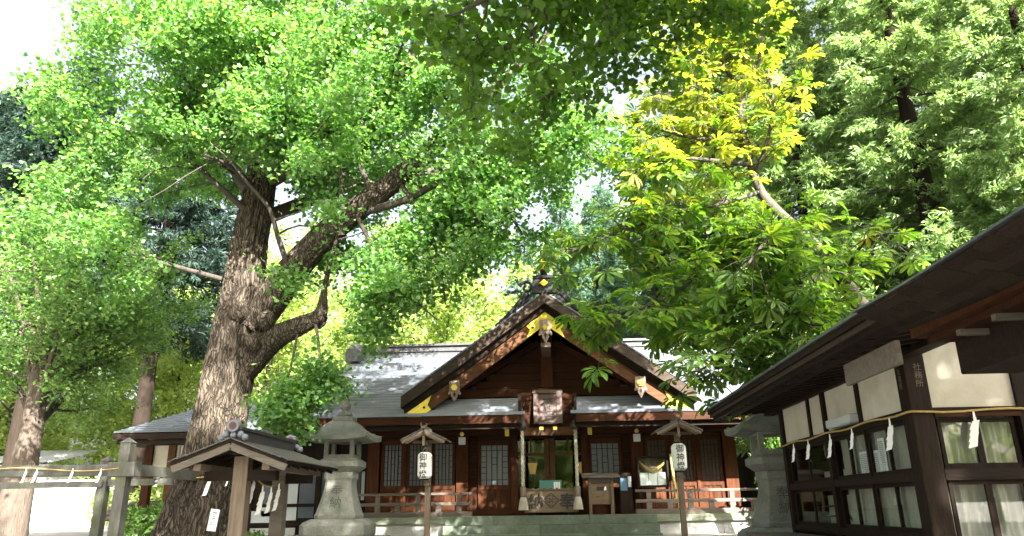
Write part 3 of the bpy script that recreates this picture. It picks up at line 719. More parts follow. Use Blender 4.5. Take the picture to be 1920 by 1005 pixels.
def ring(mb, cx, cz, pts, w, y):
    k = len(pts); o = len(mb.v)
    for p in pts:
        d = Vector((p[0], p[1])); q = d*(1-w/d.length)
        mb.v += [(cx+p[0], y, cz+p[1]), (cx+q.x, y, cz+q.y)]
    for i in range(k): mb.f.append((o+2*i, o+2*((i+1) % k), o+2*((i+1) % k)+1, o+2*i+1))
outl = []
for i in range(48):                                  # rounded, bracketed diamond
    a = 2*math.pi*i/48; r = .178/(abs(math.cos(a))+abs(math.sin(a)))**.62*(1+.05*math.cos(4*a))
    outl.append((r*1.0*math.cos(a), r*.92*math.sin(a)))
ring(cr, c.x, c.z, outl, .026, c.y)
for q in range(4):
    a0 = q*math.pi/2; pc = (.070*math.cos(a0), .066*math.sin(a0)); pet = []
    for i in range(18):
        a = 2*math.pi*i/18; pet.append((.05*math.cos(a)*(1.12 if q % 2 == 0 else .95), .05*math.sin(a)*(.95 if q % 2 == 0 else 1.12)))
    ring(cr, c.x+pc[0], c.z+pc[1], pet, .013, c.y-.001)
    cr.bar((c.x+.018*math.cos(a0), c.y, c.z+.018*math.sin(a0)), (c.x+.1*math.cos(a0), c.y, c.z+.1*math.sin(a0)), .003, .007, (0, -1, 0))
cr.build('crest', 'ink', ob)

# charm rack behind the box, lit lamps inside
rk = thing('charm_rack', (XS-.02, 18.2, FL), 'small teal charm rack standing behind the offertory box', 'rack')
MB().box(XS-.25, XS+.27, 18.18, 18.22, FL+.45, FL+.78).build('panel', 'green_charm', rk)
MB().box(XS-.25, XS-.21, 18.175, 18.225, FL, FL+.45).box(XS+.23, XS+.27, 18.175, 18.225, FL, FL+.45).build('leg', 'wood_dark', rk)
for i in range(9):
    MB().box(XS-.23+i*.053, XS-.19+i*.053, 18.165, 18.178, FL+.5, FL+.74).build('charm', 'paper' if i > 5 else 'green_charm', rk)
def andon(x, lab):
    a = thing('standing_lamp', (x, 19.3, FL), lab, 'lamp', 'lit lamps inside the hall')
    MB().lathe((x, 19.3, FL+.98), [(.09, 0), (.17, .26)], 4, math.pi/4).build('shade', 'lamp_glow', a)
    MB().lathe((x, 19.3, FL+.02), [(.02, .02), (.02, .96)], 8).build('stem', 'black_lacquer_shade', a)
    MB().lathe((x, 19.3, FL+.02), [(.14, 0), (.12, .03)], 12).build('base', 'black_lacquer_shade', a)
andon(XS-.44, 'glowing orange lamp inside the hall, left of the door stiles')
andon(XS+.80, 'glowing orange lamp inside the hall, right, beside the wooden cabinet')

# fortune cabinet to the right of the box
fx, fy = XS+1.16, 17.72
fc = thing('fortune_cabinet', (fx, fy, FL), 'small wooden cabinet on legs with sloping board top', 'cabinet')
MB().box(fx-.24, fx+.24, fy-.16, fy+.2, FL+.22, FL+.66).build('body', 'wood_box', fc, bevel=.008)
for sx in (-.25, .25):
    for sy in (-.17, .21): MB().box(fx+sx-.03, fx+sx+.03, fy+sy-.03, fy+sy+.03, FL, FL+.74).build('leg', 'wood_box', fc)
MB().cbox((fx, fy, FL+.86), (.86, .6, .03), Matrix.Rotation(math.radians(9), 3, 'X')).build('board_top', 'wood_grey', fc)
MB().box(fx-.26, fx+.26, fy-.15, fy+.18, FL+.68, FL+.82).build('top_frame', 'plum_lacquer', fc)
MB().box(fx-.1, fx+.08, fy-.168, fy-.161, FL+.52, FL+.6).build('slot', 'ink', fc)
MB().box(fx-.12, fx-.03, fy-.168, fy-.161, FL+.38, FL+.395).build('drawer_pull', 'ink', fc)
MB().add([(fx+.06, fy-.175, FL+.52), (fx+.12, fy-.172, FL+.53), (fx+.11, fy-.18, FL+.62), (fx+.07, fy-.172, FL+.58)], [(0, 1, 2, 3)]).build('paper_slip', 'paper', fc)

# glass notice case behind the right railing, poster, bamboo
nx_, ny_ = float(atY(1224, 890, 18.0)[0]), 18.0
nc = thing('notice_case', (nx_, ny_, FL), 'glazed notice case with straw rope and white papers behind the right railing', 'display case')
w, z0, z1 = .36, FL+.58, FL+1.25
fr = MB().box(nx_-w, nx_-w+.04, ny_-.1, ny_+.1, z0, z1).box(nx_+w-.04, nx_+w, ny_-.1, ny_+.1, z0, z1)
fr.box(nx_-w+.04, nx_+w-.04, ny_-.1, ny_+.1, z0, z0+.04).box(nx_-w-.02, nx_+w+.02, ny_-.13, ny_+.12, z1, z1+.03)
fr.build('frame', 'wood_dark', nc)
MB().box(nx_-w+.04, nx_+w-.04, ny_+.08, ny_+.095, z0+.04, z1).build('back_board', 'wood_box', nc)
MB().box(nx_-w+.04, nx_+w-.04, ny_-.09, ny_-.085, z0+.04, z1).build('pane', 'glass', nc)
for i in range(3):
    MB().box(nx_-.30+i*.205, nx_-.30+i*.205+.19, ny_-.02, ny_-.014, z0+.05, z0+.33).build('notice_sheet', 'paper', nc)
for k in range(3):
    MB().tube([(nx_-.3+.6*t, ny_-.03+.01*k, z1-.1-.2*math.sin(math.pi*t)+.02*math.sin(9*t+k)) for t in np.linspace(0, 1, 12)], [.012+.028*math.sin(math.pi*t) for t in np.linspace(0, 1, 12)], 6).build('straw_rope', 'straw', nc)
for sx in (-1, 1): MB().box(nx_+sx*(w-.05)-.03, nx_+sx*(w-.05)+.03, ny_-.03, ny_+.03, FL, z0).build('leg', 'wood_dark', nc)
bp = MB(); bpx = nx_+.44
for i in range(4):
    a, b = i/4, (i+1)/4
    p = lambda t: (bpx-.02+.09*(1-t)*.8, 17.85, FL+.02+1.3*t)
    bp.tube([p(a), p(a+.02), p(b-.02), p(b)], [.040, .034, .034, .040], 10)
tag(bp.build('bamboo_pole', 'bamboo', None, True), 'thick yellow bamboo pole leaning right of the notice case', 'bamboo')
ps = thing('poster_stand', (nx_-.62, 18.1, FL), 'dark stand holding a small blue poster left of the notice case', 'poster')
MB().box(nx_-.78, nx_-.48, 18.1, 18.13, FL, FL+.92).build('board', 'wood_dark', ps)
MB().box(nx_-.76, nx_-.6, 18.085, 18.098, FL+.52, FL+.8).build('poster', 'blue_poster', ps)
MB().box(nx_-.58, nx_-.5, 18.085, 18.098, FL+.6, FL+.84).build('leaflet', 'grey_panel', ps)
# ------------------------------------------------------------------ stone lanterns
def stone_lantern(cx, cy, s, label, chars, zb):
    L = thing('stone_lantern', (cx, cy, zb), label, 'stone lantern', 'stone lanterns flanking the steps')
    sq = math.pi/4; r2 = math.sqrt(2)
    def sqr(prof, name, n=4, bev=.012, chamf=0.0):
        return MB().lathe((cx, cy, 0), [(r*r2*s, z) for r, z in prof], 4, sq).build(name, 'stone', L, bevel=bev)
    # z values are world heights of the left lantern relative to TER, scaled
    Z = lambda z: zb + z*s
    def squircle(prof, name, mat='stone', cham=.22, smooth=False):
        """square plan with chamfered corners"""
        mb = MB(); vs = []
        for r, z in prof:
            c = r*cham
            for x_, y_ in ((-r+c, -r), (r-c, -r), (r, -r+c), (r, r-c), (r-c, r), (-r+c, r), (-r, r-c), (-r, -r+c)): vs.append((cx+x_*s, cy+y_*s, Z(z)))
        fs = []
        for i in range(len(prof)-1):
            for j in range(8): fs.append((i*8+j, i*8+(j+1) % 8, (i+1)*8+(j+1) % 8, (i+1)*8+j))
        fs.append(tuple(range(7, -1, -1))); fs.append(tuple((len(prof)-1)*8+j for j in range(8)))
        return mb.add(vs, fs).build(name, mat, L, smooth, bevel=.01)
    squircle([(.86, -.1), (.86, .12)], 'lower_plinth', 'stone_moss', .08)
    squircle([(.60, .12), (.62, .18), (.62, .34), (.57, .40), (.46, .455)], 'base_stone', 'stone', .2)
    sh = squircle([(.40, .456), (.405, .52), (.385, .56), (.34, .72), (.295, .88), (.265, 1.03), (.258, 1.14), (.27, 1.195), (.285, 1.2), (.285, 1.325)], 'shaft', 'stone', .22)
    squircle([(.29, 1.326), (.41, 1.43), (.41, 1.535), (.36, 1.56), (.34, 1.585)], 'tray', 'stone', .24)
    # fire box: four corner posts, sill and head so that light shows through
    fb = MB(); r = .3*s; t = .085*s; z0, z1 = Z(1.586), Z(1.965)
    for sx in (-1, 1):
        for sy in (-1, 1):
            fb.box(cx+min(sx*r, sx*(r-t)), cx+max(sx*r, sx*(r-t)), cy+min(sy*r, sy*(r-t)), cy+max(sy*r, sy*(r-t)), z0, z1)
    fb.box(cx-r+.004, cx+r-.004, cy-r+.004, cy+r-.004, z0-.002, z0+.075*s).box(cx-r+.004, cx+r-.004, cy-r+.004, cy+r-.004, z1-.06*s, z1+.002)
    fb.build('fire_box', 'stone', L, bevel=.008)
    # roof stone with curled corners
    n = 6; mb = MB(); rings = [(.63, 1.925, .055), (.635, 2.0, .075), (.50, 2.07, .03), (.38, 2.16, .012), (.28, 2.27, 0.0), (.2, 2.33, 0), (.2, 2.335, 0)]
    for r_, z_, up in rings:
        for side in range(4):
            for k in range(n):
                u = -1+2*k/n; p = ((u, -1), (1, u), (-u, 1), (-1, -u))[side]
                mb.v.append((cx+p[0]*r_*s, cy+p[1]*r_*s, Z(z_ + up*abs(u)**3)))
    m_ = 4*n
    for i in range(len(rings)-1):
        for j in range(m_): mb.f.append((i*m_+j, i*m_+(j+1) % m_, (i+1)*m_+(j+1) % m_, (i+1)*m_+j))
    mb.f.append(tuple(range(m_-1, -1, -1))); mb.f.append(tuple((len(rings)-1)*m_+j for j in range(m_)))
    mb.build('roof_stone', 'stone', L)
    squircle([(.21, 2.33), (.21, 2.41), (.15, 2.415)], 'finial_base', 'stone', .15)
    MB().lathe((cx, cy, Z(2.41)), [(a*s, b*s) for a, b in [(.14, 0), (.16, .05), (.12, .1), (.06, .115), (.06, .14), (.11, .18), (.125, .24), (.105, .3), (.05, .34), (.012, .365)]], 16).build('finial', 'stone', L, True)
    for i, ch in enumerate(chars):
        rr = (.30, .355)[i]; z_ = (1.0, .76)[i]
        tm = text_mesh(ch, .24*s, 'carved', .002)
        o = piece('carved_character', tm, sh, (cx, cy-(rr-.022)*s, Z(z_))); o.rotation_euler = (math.radians(-13), 0, 0)
stone_lantern(-4.28, 15.0, 1.0, 'pale stone lantern standing behind the small roofed post shelter', '奉納', TER-.02)
stone_lantern(3.62, 12.9, 1.0, 'stone lantern with mossy roof beside the office wall', '奉納', TER-.21)

# ------------------------------------------------------------------ paper lanterns on roofed posts
def lantern_post(x, y, ztop, label_p, label_l, lean=0.0, face=0.0):
    zb = gz(x, y)
    P = thing('lantern_post', (x, y, zb), label_p, 'post', 'roofed lantern posts before the steps')
    z_l1 = ztop-.27; z_l0 = z_l1-.53
    MB().box(x-.055+.03, x+.055+.03, y+.20, y+.31, zb-.2, ztop-.02).build('pole', 'wood_pole', P, bevel=.006)
    MB().box(x-.02, x+.09, y+.03, y+.20, z_l0-.13, z_l0-.09).build('lower_arm', 'wood_pole', P)
    MB().box(x-.03, x+.06, y-.04, y+.20, ztop-.13, ztop-.08).build('upper_arm', 'wood_pole', P)
    MB().box(x-.3, x+.33, y+.16, y+.20, ztop-.08, ztop-.02).build('cross_beam', 'wood_pole', P)
    for s in (-1, 1):
        a = Vector((x, 0, ztop+.17)); b = Vector((x+s*.47, 0, ztop-.055))
        MB().add([(a.x, y-.28, a.z), (b.x, y-.28, b.z), (b.x, y+.52, b.z), (a.x, y+.52, a.z), (a.x, y-.28, a.z+.03), (b.x, y-.28, b.z+.03), (b.x, y+.52, b.z+.03), (a.x, y+.52, a.z+.03)],
                 [(0, 3, 2, 1), (4, 5, 6, 7), (0, 1, 5, 4), (1, 2, 6, 5), (2, 3, 7, 6), (3, 0, 4, 7)]).build('roof_board', 'shelter_roof', P)
        MB().bar((a.x, y-.26, a.z-.04), (b.x-s*.03, y-.26, b.z-.035), .03, .06).build('bargeboard', 'wood_pole', P)
        MB().bar((a.x, y-.23, a.z-.09), (b.x-s*.10, y-.23, b.z-.05), .03, .03).build('under_batten', 'wood_pole', P)
    MB().box(x-.045, x+.045, y-.31, y+.55, ztop+.185, ztop+.235).build('ridge_board', 'wood_grey', P)
    MB().box(x-.06, x-.03, y-.3, y-.26, ztop+.23, ztop+.30).box(x+.05, x+.08, y-.3, y-.26, ztop+.22, ztop+.28).build('ridge_horn', 'wood_grey', P)
    MB().box(x-.025, x+.025, y-.22, y-.18, ztop-.15, ztop+.1).build('king_post', 'wood_pole', P)
    # lantern
    Lp = thing('paper_lantern', (x, y, z_l0), label_l, 'lantern', 'white paper lanterns')
    r = .148; prof = []; H = z_l1-z_l0; nr = 22
    for i in range(nr*2+1):
        t = i/(nr*2); e = min(t, 1-t); rr = r*(1-.42*max(0, 1-e/.16)**2.2)
        prof.append((rr*(1.0 if i % 2 else .988), t*H))
    MB().lathe((x, y, z_l0), prof, 28).build('paper_body', 'paper_lantern', Lp, True)
    MB().lathe((x, y, z_l1-.002), [(.085, 0), (.09, .025)], 20).build('top_ring', 'black_lacquer_shade', Lp)
    MB().lathe((x, y, z_l0-.028), [(.085, 0), (.09, .03)], 20).build('bottom_ring', 'black_lacquer_shade', Lp)
    MB().tube([(x-.05, y, z_l1+.02), (x, y-.01, z_l1+.1), (x+.05, y, z_l1+.02)], .006, 6).build('hanger', 'steel', Lp)
    tm = text_mesh('御神燈', .165, 'ink', .001, bend=r+.002, bold=.007)
    o = piece('lettering', tm, Lp, (x, y, z_l0+H*.5)); c_, s_ = math.cos(face), math.sin(face)
    o.location = (o.location.x + (r+.003)*s_, o.location.y-(r+.003)*c_, o.location.z); o.rotation_euler = (0, 0, face)
lantern_post(-2.70, 15.5, 2.78, 'roofed wooden lantern post left of the steps', 'white paper lantern hanging left of the steps', face=math.radians(-7))
lantern_post(2.47, 15.5, 2.86, 'roofed wooden lantern post right of the steps', 'white paper lantern hanging right of the steps, before the notice case', face=math.radians(2))

# ------------------------------------------------------------------ paper streamers
def shide_mesh(w=.07, h=.36, seed=0):
    rr = random.Random(seed); mb = MB(); x = 0.0; z = 0.0; n = 4; seg = h*.72/n
    mb.add([(-.008, 0, 0), (.008, 0, 0), (.016, -.004, -h*.28), (-.016, -.004, -h*.28)], [(0, 1, 2, 3)])
    z = -h*.25; x = .0
    for i in range(n):
        dy = (-.006, .006)[i % 2]; dx = -.022
        mb.add([(x-w/2+.012, dy, z), (x+w/2, dy, z+.012), (x+w/2+dx, -dy, z-seg), (x-w/2+dx-.004, -dy, z-seg-.016)], [(0, 1, 2, 3)])
        x += dx*.9+.006; z -= seg*.86
    me = mb.mesh('streamer', 'paper'); return me
SH = [shide_mesh(seed=i, w=.065+.012*(i % 2)) for i in range(3)]
def shide(loc, rz, label, group, k=0, s=1.0, tilt=0.0):
    o = link('paper_streamer', SH[k % 3], None, loc); o.rotation_euler = (tilt, 0, rz); o.scale = (s, s, s)
    return tag(o, label, 'streamer', group)

# ------------------------------------------------------------------ two-post shelter
SX, SY = -4.26, 10.1
sh = thing('post_shelter', (SX, SY+.7, gz(SX, SY)), 'small gabled shelter on two posts hung with white streamers', 'shelter')
for i, (px_, py_) in enumerate(((SX+.02, SY), (SX+.02, SY+1.45))):
    MB().box(px_-.10, px_+.10, py_-.09, py_+.09, -.1, 2.110).build('post', 'wood_pole' if i == 0 else 'wood_grey', sh, bevel=.012)
MB().box(SX-.48, SX+.5, SY-.07, SY+.07, 1.790, 1.920).build('cross_beam', 'wood_dark_h', sh)
MB().box(SX-.48, SX+.5, SY+1.38, SY+1.52, 1.790, 1.920).build('cross_beam', 'wood_dark_h', sh)
for dx, z_ in ((-.46, 1.915), (.46, 1.915), (0, 2.120)):
    MB().box(SX+dx-.05, SX+dx+.05, SY-.34, SY+1.85, z_+.0, z_+.085).build('purlin', 'wood_pole' if dx else 'wood_dark', sh)
y0, y1 = SY-.44, SY+1.880
for s in (-1, 1):
    prof = [(0, 2.270), (.25, 2.165), (.5, 2.080), (.78, 1.985)]
    t = MB(); o = 0
    for y in (y0, y1):
        t.v += [(SX+s*a, y, z) for a, z in prof] + [(SX+s*a, y, z+.035) for a, z in prof]
    k = 4
    for i in range(3):
        t.f += [(i, i+1, 2*k+i+1, 2*k+i), (k+i, 3*k+i, 3*k+i+1, k+i+1), (i, k+i, k+i+1, i+1), (2*k+i, 2*k+i+1, 3*k+i+1, 3*k+i)]
    t.f += [(3, k+3, 3*k+3, 2*k+3)]
    rf = t.build('roof_slope', 'wood_dark', sh)
    # shingle courses, individual boards
    sm = MB().box(-.5, .5, -.5, .5, -.5, .5).mesh('shingle', 'shelter_roof')
    for i in range(7):
        u = (i+.5)/7; a = .8*u; z_ = 2.270 - .285*u*(1.13-.13*u)+.05 - .0; slope = math.atan2(.37, 1)
        ys_ = y0-.02; j = 0
        while ys_ < y1:
            w_ = .19+.05*math.sin(j*2.7+i); w_ = min(w_, y1+.02-ys_)
            if w_ > .03:
                piece('shingle', sm, rf, (SX+s*a, ys_+w_/2, z_+.002*math.sin(j*5.1+i)), (0, s*slope+.06*s, 0), (.148, w_-.006, .014))
            ys_ += w_; j += 1
    MB().bar((SX, y0+.03, 2.215), (SX+s*.76, y0+.03, 1.930), .04, .09).build('bargeboard', 'wood_grey', sh)
    for j in range(6):
        yy_ = SY-.2+j*.38
        MB().bar((SX+s*.05, yy_, 2.220), (SX+s*.74, yy_, 1.960), .04, .05).build('rafter', 'wood_dark', sh)
rdg = MB().box(SX-.075, SX+.075, y0+.10, y1-.1, 2.300, 2.430).build('ridge', 'tile_dark', sh)
MB().box(SX-.105, SX+.105, y0+.06, y1-.06, 2.432, 2.470).build('ridge_cap', 'tile_dark', rdg)
for ye in (y0+.02, y1-.1):
    on = MB().tube([(SX, ye, 2.480), (SX, ye+.12, 2.480)], .08, 16).build('ridge_end_tile', 'ceramic', rdg)
    MB().tube([(SX, ye-.006, 2.480), (SX, ye-.001, 2.480)], .05, 14).build('tile_face', 'tile_red', on)
    for a, b in ((-.1, 2.370), (.1, 2.370), (-.16, 2.330), (.16, 2.330), (0, 2.360)):
        MB().lathe((SX+a, ye+.05, b), [(.01, -.045), (.04, -.03), (.046, 0), (.036, .032), (.01, .045)], 10).build('scallop', 'ceramic', on, True)
# rope with streamers between the posts
ra = Vector((SX+.12, SY+.0, 1.93)); rb = Vector((SX+.10, SY+1.36, 1.86))
rp = [ra.lerp(rb, t) - Vector((0, 0, .16*math.sin(math.pi*t))) for t in np.linspace(0, 1, 14)]
rp = [ra+Vector((-.02, 0, .06))] + rp
tag(MB().tube(rp, .012, 6).build('straw_rope', 'straw', None, True), 'thin straw rope sagging between the two shelter posts', 'rope')
nm = ['first', 'second', 'third', 'fourth']
for i, t in enumerate((.12, .38, .63, .86)):
    p = ra.lerp(rb, t) - Vector((0, 0, .16*math.sin(math.pi*t)))
    shide(p, math.radians(-22), nm[i] + ' white zigzag streamer from the left on the shelter rope', 'streamers on the shelter rope', i, 1.12+.1*(i % 2), .05)

# ------------------------------------------------------------------ weathered gateway fence at left
fn = thing('timber_fence', (-6.42, 11.0, TER), 'weathered grey post and beam fence left of the ginkgo', 'fence')
def fpost(x, y, zt, w=.15):
    MB().box(x-w/2, x+w/2, y-w/2, y+w/2, .3, zt-.09).add([(x-w/2-.015, y-w/2-.015, zt-.09), (x+w/2+.015, y-w/2-.015, zt-.09), (x+w/2+.015, y+w/2+.015, zt-.09), (x-w/2-.015, y+w/2+.015, zt-.09), (x, y, zt)],
        [(3, 2, 1, 0), (0, 1, 4), (1, 2, 4), (2, 3, 4), (3, 0, 4)]).build('post', 'wood_fence', fn, bevel=.008)
fpost(-6.42, 11.0, 2.49, .16); fpost(-7.38, 12.1, 2.3, .15)
MB().box(-9.9, -6.62, 10.94, 11.06, 1.93, 2.09).build('beam', 'wood_fence', fn, bevel=.01)
MB().box(-9.9, -7.35, 12.0, 12.1, 1.80, 1.90).build('rail', 'wood_fence', fn)
MB().box(-7.25, -6.2, 12.0, 12.1, 1.82, 1.92).build('rail', 'wood_fence', fn)
MB().box(-6.62, -6.22, 10.9, 11.1, 1.91, 2.12).build('joint_block', 'wood_fence', fn, bevel=.01)
MB().bar((-6.36, 11.1, 2.02), (-6.55, 13.6, 2.02), .1, .16).build('beam', 'wood_fence', fn)
rp = [Vector((-9.6+3.15*t, 10.9, 2.03-.03*math.sin(math.pi*3*t))) for t in np.linspace(0, 1, 20)]
tag(MB().tube(rp, .008, 5).build('thin_rope', 'straw', None), 'thin rope strung along the fence beam', 'rope')
for i, px_ in enumerate((50, 70, 137, 190)):
    p = atY(px_, 878, 10.89)
    shide(p, 0, ('white streamer at the far left end of the fence rope', 'white streamer on the fence before the leaning left trunk', 'white streamer at the middle of the fence beam', 'white streamer on the fence rope beside the pointed posts')[i], 'streamers on the fence', i, .62)
for i, (px_, py_) in enumerate(((265, 874), (305, 884))):
    p = atY(px_, py_, 11.3+.8*i); shide((p[0], p[1]-.1, p[2]), 0, ('white streamer right of the tall fence post', 'white streamer between fence and ginkgo trunk')[i], 'streamers on the fence', i, .72)

# ------------------------------------------------------------------ pavilion far left
pv = thing('open_pavilion', (-12.6, 24.5, TER), 'open pavilion with slate-blue roof and brown posts behind the fence', 'pavilion')
p0 = atY(212, 815, 23.4)
rx0, rx1, ry0, ry1, ez = float(p0[0]), -8.4, 23.4, 29.0, 3.86
rm_y = (ry0+ry1)/2
rf = MB()
n = 14
for i in range(n):
    t0, t1 = i/n, (i+1)/n; a, b = ry0+(rm_y-ry0)*t0, ry0+(rm_y-ry0)*t1; za, zb_ = ez+1.25*t0+.03, ez+1.25*t1
    xa0, xa1 = rx0+1.9*t0, rx0+1.9*t1
    rf.add([(xa0, a, za-.035), (rx1, a, za-.035), (rx1, a, za), (xa0, a, za), (rx1, b, zb_), (xa1, b, zb_)], [(0, 1, 2, 3), (3, 2, 4, 5)])
rf.add([(rx0, ry0, ez), (rx0+1.9, rm_y, ez+1.25), (rx0, ry1, ez)], [(0, 1, 2)])
rf.add([(rx0, ry1, ez), (rx0+1.9, rm_y, ez+1.25), (rx1, rm_y, ez+1.25), (rx1, ry1, ez)], [(0, 1, 2, 3)])
rf.build('roof', 'copper_patina_sky', pv)
MB().box(rx0, rx1, ry0+.02, ry0+.06, ez-.22, ez-.04).box(rx0+.0, rx0+.04, ry0+.06, ry1, ez-.22, ez-.04).box(rx0+.1, rx1, ry0+.1, ry1, ez-.36, ez-.24).build('fascia', 'wood_dark_h', pv)
fy_ = 24.3
px0 = float(atY(283, 850, fy_)[0])
for a, b in ((px0, px0+.98), (px0+1.02, px0+2.9)):
    MB().box(a, b, fy_-.03, fy_+.03, 2.78, 3.5).build('wall_panel', 'plaster', pv)
MB().box(px0-.05, px0+3.4, fy_-.06, fy_+.06, 2.68, 2.775).build('rail', 'wood_dark_h', pv)
for px_, mt_ in ((271, 'wood_red'), (314, 'wood_bargeboard')):
    q = atY(px_, 940, fy_); MB().box(q[0]-.12, q[0]+.12, fy_-.13, fy_+.11, TER-.1, 3.5).build('post', mt_, pv)
MB().box(px0+.9, px0+1.05, fy_+3.5, fy_+3.65, TER, 3.5).build('post', 'wood_dark', pv)
# bicycle wheel by the trunk, logs, hoarding, corrugated shed
bw = thing('bicycle', (-10.4, 22.6, TER), 'bicycle wheel with black tyre leaning beside the ginkgo trunk', 'bicycle')
q = atY(299, 975, 22.6); cx_, cz_ = float(q[0]), TER+.33
MB().tube([(cx_+.32*math.cos(a), 22.6, cz_+.32*math.sin(a)) for a in np.linspace(0, 2*math.pi, 30)], .022, 6, False).build('tyre', 'rubber', bw, True)
sp = MB()
for k in range(10):
    a = k*math.pi/5; sp.tube([(cx_, 22.6, cz_), (cx_+.3*math.cos(a), 22.6, cz_+.3*math.sin(a))], .003, 3)
sp.build('spokes', 'steel', bw)
MB().tube([(cx_, 22.6, cz_), (cx_+.25, 22.6, cz_+.5), (cx_+.85, 22.6, cz_+.45), (cx_+.6, 22.6, cz_), (cx_+.25, 22.6, cz_+.5)], .016, 6).build('frame', 'steel', bw)
MB().tube([(cx_+1.05+.32*math.cos(a), 22.6, cz_+.32*math.sin(a)) for a in np.linspace(0, 2*math.pi, 30)], .022, 6, False).build('tyre', 'rubber', bw, True)
for i in range(7):
    q = atY(258+i*9, 972-(i % 4)*9, 27.5+.3*(i % 3))
    o = MB().tube([(q[0]-1.5, q[1], max(q[2], TER+.08)), (q[0]+1.2, q[1]+.4, max(q[2], TER+.08)+.05)], .09, 8).build('log', 'bark_light', None, True)
    tag(o, 'cut log lying in the pile behind the pavilion posts', 'log', 'log pile')
HY = 32.0
hd = thing('white_hoarding', (-24, HY, TER), 'bright white panel hoarding behind the fence at the left edge', 'hoarding')
xa = float(atY(-60, 930, HY)[0]); xb = float(atY(236, 930, HY)[0]); n = 7
for i in range(n):
    a = xa+(xb-xa)*i/n; b = xa+(xb-xa)*(i+1)/n
    boxpiece('panel', 'white_wall', hd, a+.008, b-.008, HY+.006*(i % 2), HY+.05, TER+.02, 2.78)
    MB().box(a-.02, a+.02, HY-.015, HY+.06, TER, 2.82).build('joint_strip', 'white_wall', hd)
sd = thing('corrugated_shed', (-27, 36, TER), 'pale shed with corrugated metal roof behind the leaning left trunk', 'shed')
sx0 = float(atY(-60, 850, 35)[0]); sx1 = float(atY(98, 855, 35)[0])
rfm = MB(); n = 60
for i in range(n):
    a = sx0+(sx1-sx0)*i/n; b = sx0+(sx1-sx0)*(i+1)/n; d = .03*(i % 2); e = .03*((i+1) % 2)
    rfm.add([(a, 35, 3.75+d), (b, 35, 3.75+e), (b, 39, 4.6+e), (a, 39, 4.6+d)], [(0, 1, 2, 3)])
rfm.build('roof', 'grey_panel', sd)
MB().box(sx0, sx1-.4, 35.4, 38.8, TER, 3.7).build('wall', 'grey_panel', sd)

# ------------------------------------------------------------------ annex building left of the hall
an = thing('annex_building', (-8.2, 20, TER), 'dark annex with grey wall panels between ginkgo and left stone lantern', 'building')
AY = 19.6; ax0, ax1 = float(atY(425, 900, AY)[0]), -4.95
MB().box(ax0, ax1, AY+.03, AY+3, TER, 3.45).build('wall', 'wood_dark', an)
def ax(px_): return float(atY(px_, 900, AY)[0])
def az(py_): return float(atY(520, py_, AY)[2])
for a, b, c_, d_, mt_ in ((430, 444, 945, 880, 'grey_panel'), (430, 447, 968, 950, 'grey_panel'), (474, 520, 980, 958, 'grey_panel'), (495, 519, 968, 948, 'grey_panel'), (495, 519, 945, 912, 'blue_wall'), (541, 560, 976, 892, 'grey_panel'), (563, 592, 972, 888, 'blue_wall'), (603, 618, 960, 880, 'blue_wall'), (664, 676, 940, 880, 'blue_wall'), (678, 686, 940, 885, 'grey_panel'), (430, 470, 1004, 986, 'concrete'), (475, 560, 1004, 990, 'concrete')):
    MB().box(ax(a), ax(b), AY-.01, AY+.02, az(c_), az(d_)).build('wall_panel', mt_, an)
for px_ in (426, 472, 524, 535, 598, 622, 660, 690):
    MB().box(ax(px_)-.07, ax(px_)+.07, AY-.06, AY+.028, TER, 3.4).build('post', 'wood_dark', an)
for py_ in (884, 948, 984):
    MB().box(ax0, ax1, AY-.04, AY+.024, az(py_)-.04, az(py_)+.04).build('rail', 'wood_dark_h', an)
e0, e1 = float(atY(478, 815, 18.7)[0]), -4.7
zt0 = float(atY(520, 812, 18.7)[2])
rf = MB(); n = 12
for i in range(n):
    t0, t1 = i/n, (i+1)/n; a, b = 18.7+2.2*t0, 18.7+2.2*t1; za, zb_ = zt0+.65*t0+.03, zt0+.65*t1
    rf.add([(e0, a, za-.035), (e1, a, za-.035), (e1, a, za), (e0, a, za), (e1, b, zb_), (e0, b, zb_)], [(0, 1, 2, 3), (3, 2, 4, 5)])
rf.build('roof', 'tile_dark', an)
MB().box(e0, e1, 18.72, 18.78, zt0-.2, zt0-.04).box(e0, e1, 18.8, 19.6, zt0-.24, zt0-.2).build('fascia', 'wood_dark_h', an)
MB().box(e0, e1, 20.8, 21.1, zt0+.6, zt0+.86).build('ridge', 'tile_red', an)
# ------------------------------------------------------------------ shrine office at right
OX, OY = 3.28, 7.05
off = thing('shrine_office', (5.5, 9.0, 0), 'timber framed office with white plaster panels and curtained windows at right', 'building')
YB, YFAR = 9.3, 11.08
z_led, z_m0, z_m1, z_h0, z_h1, z_top = 1.07, 1.58, 1.66, 2.14, 2.22, 2.72
def obox(name, mat, *a, parent=off, bevel=0.0): return MB().box(*a).build(name, mat, parent, bevel=bevel)
# posts on the side wall and on the front
obox('corner_post', 'wood_dark', OX-.03, OX+.17, OY-.03, OY+.17, 0, 2.95, bevel=.012)
obox('post', 'wood_dark', OX-.025, OX+.1, YB-.05, YB+.05, 0.3, z_top)
obox('post', 'wood_dark', OX-.025, OX+.1, YFAR-.08, YFAR+.04, 0.5, z_top)
for x_ in (4.28, 5.4, 6.5): obox('post', 'wood_dark', x_-.075, x_+.075, OY-.025, OY+.1, 0, 2.95)
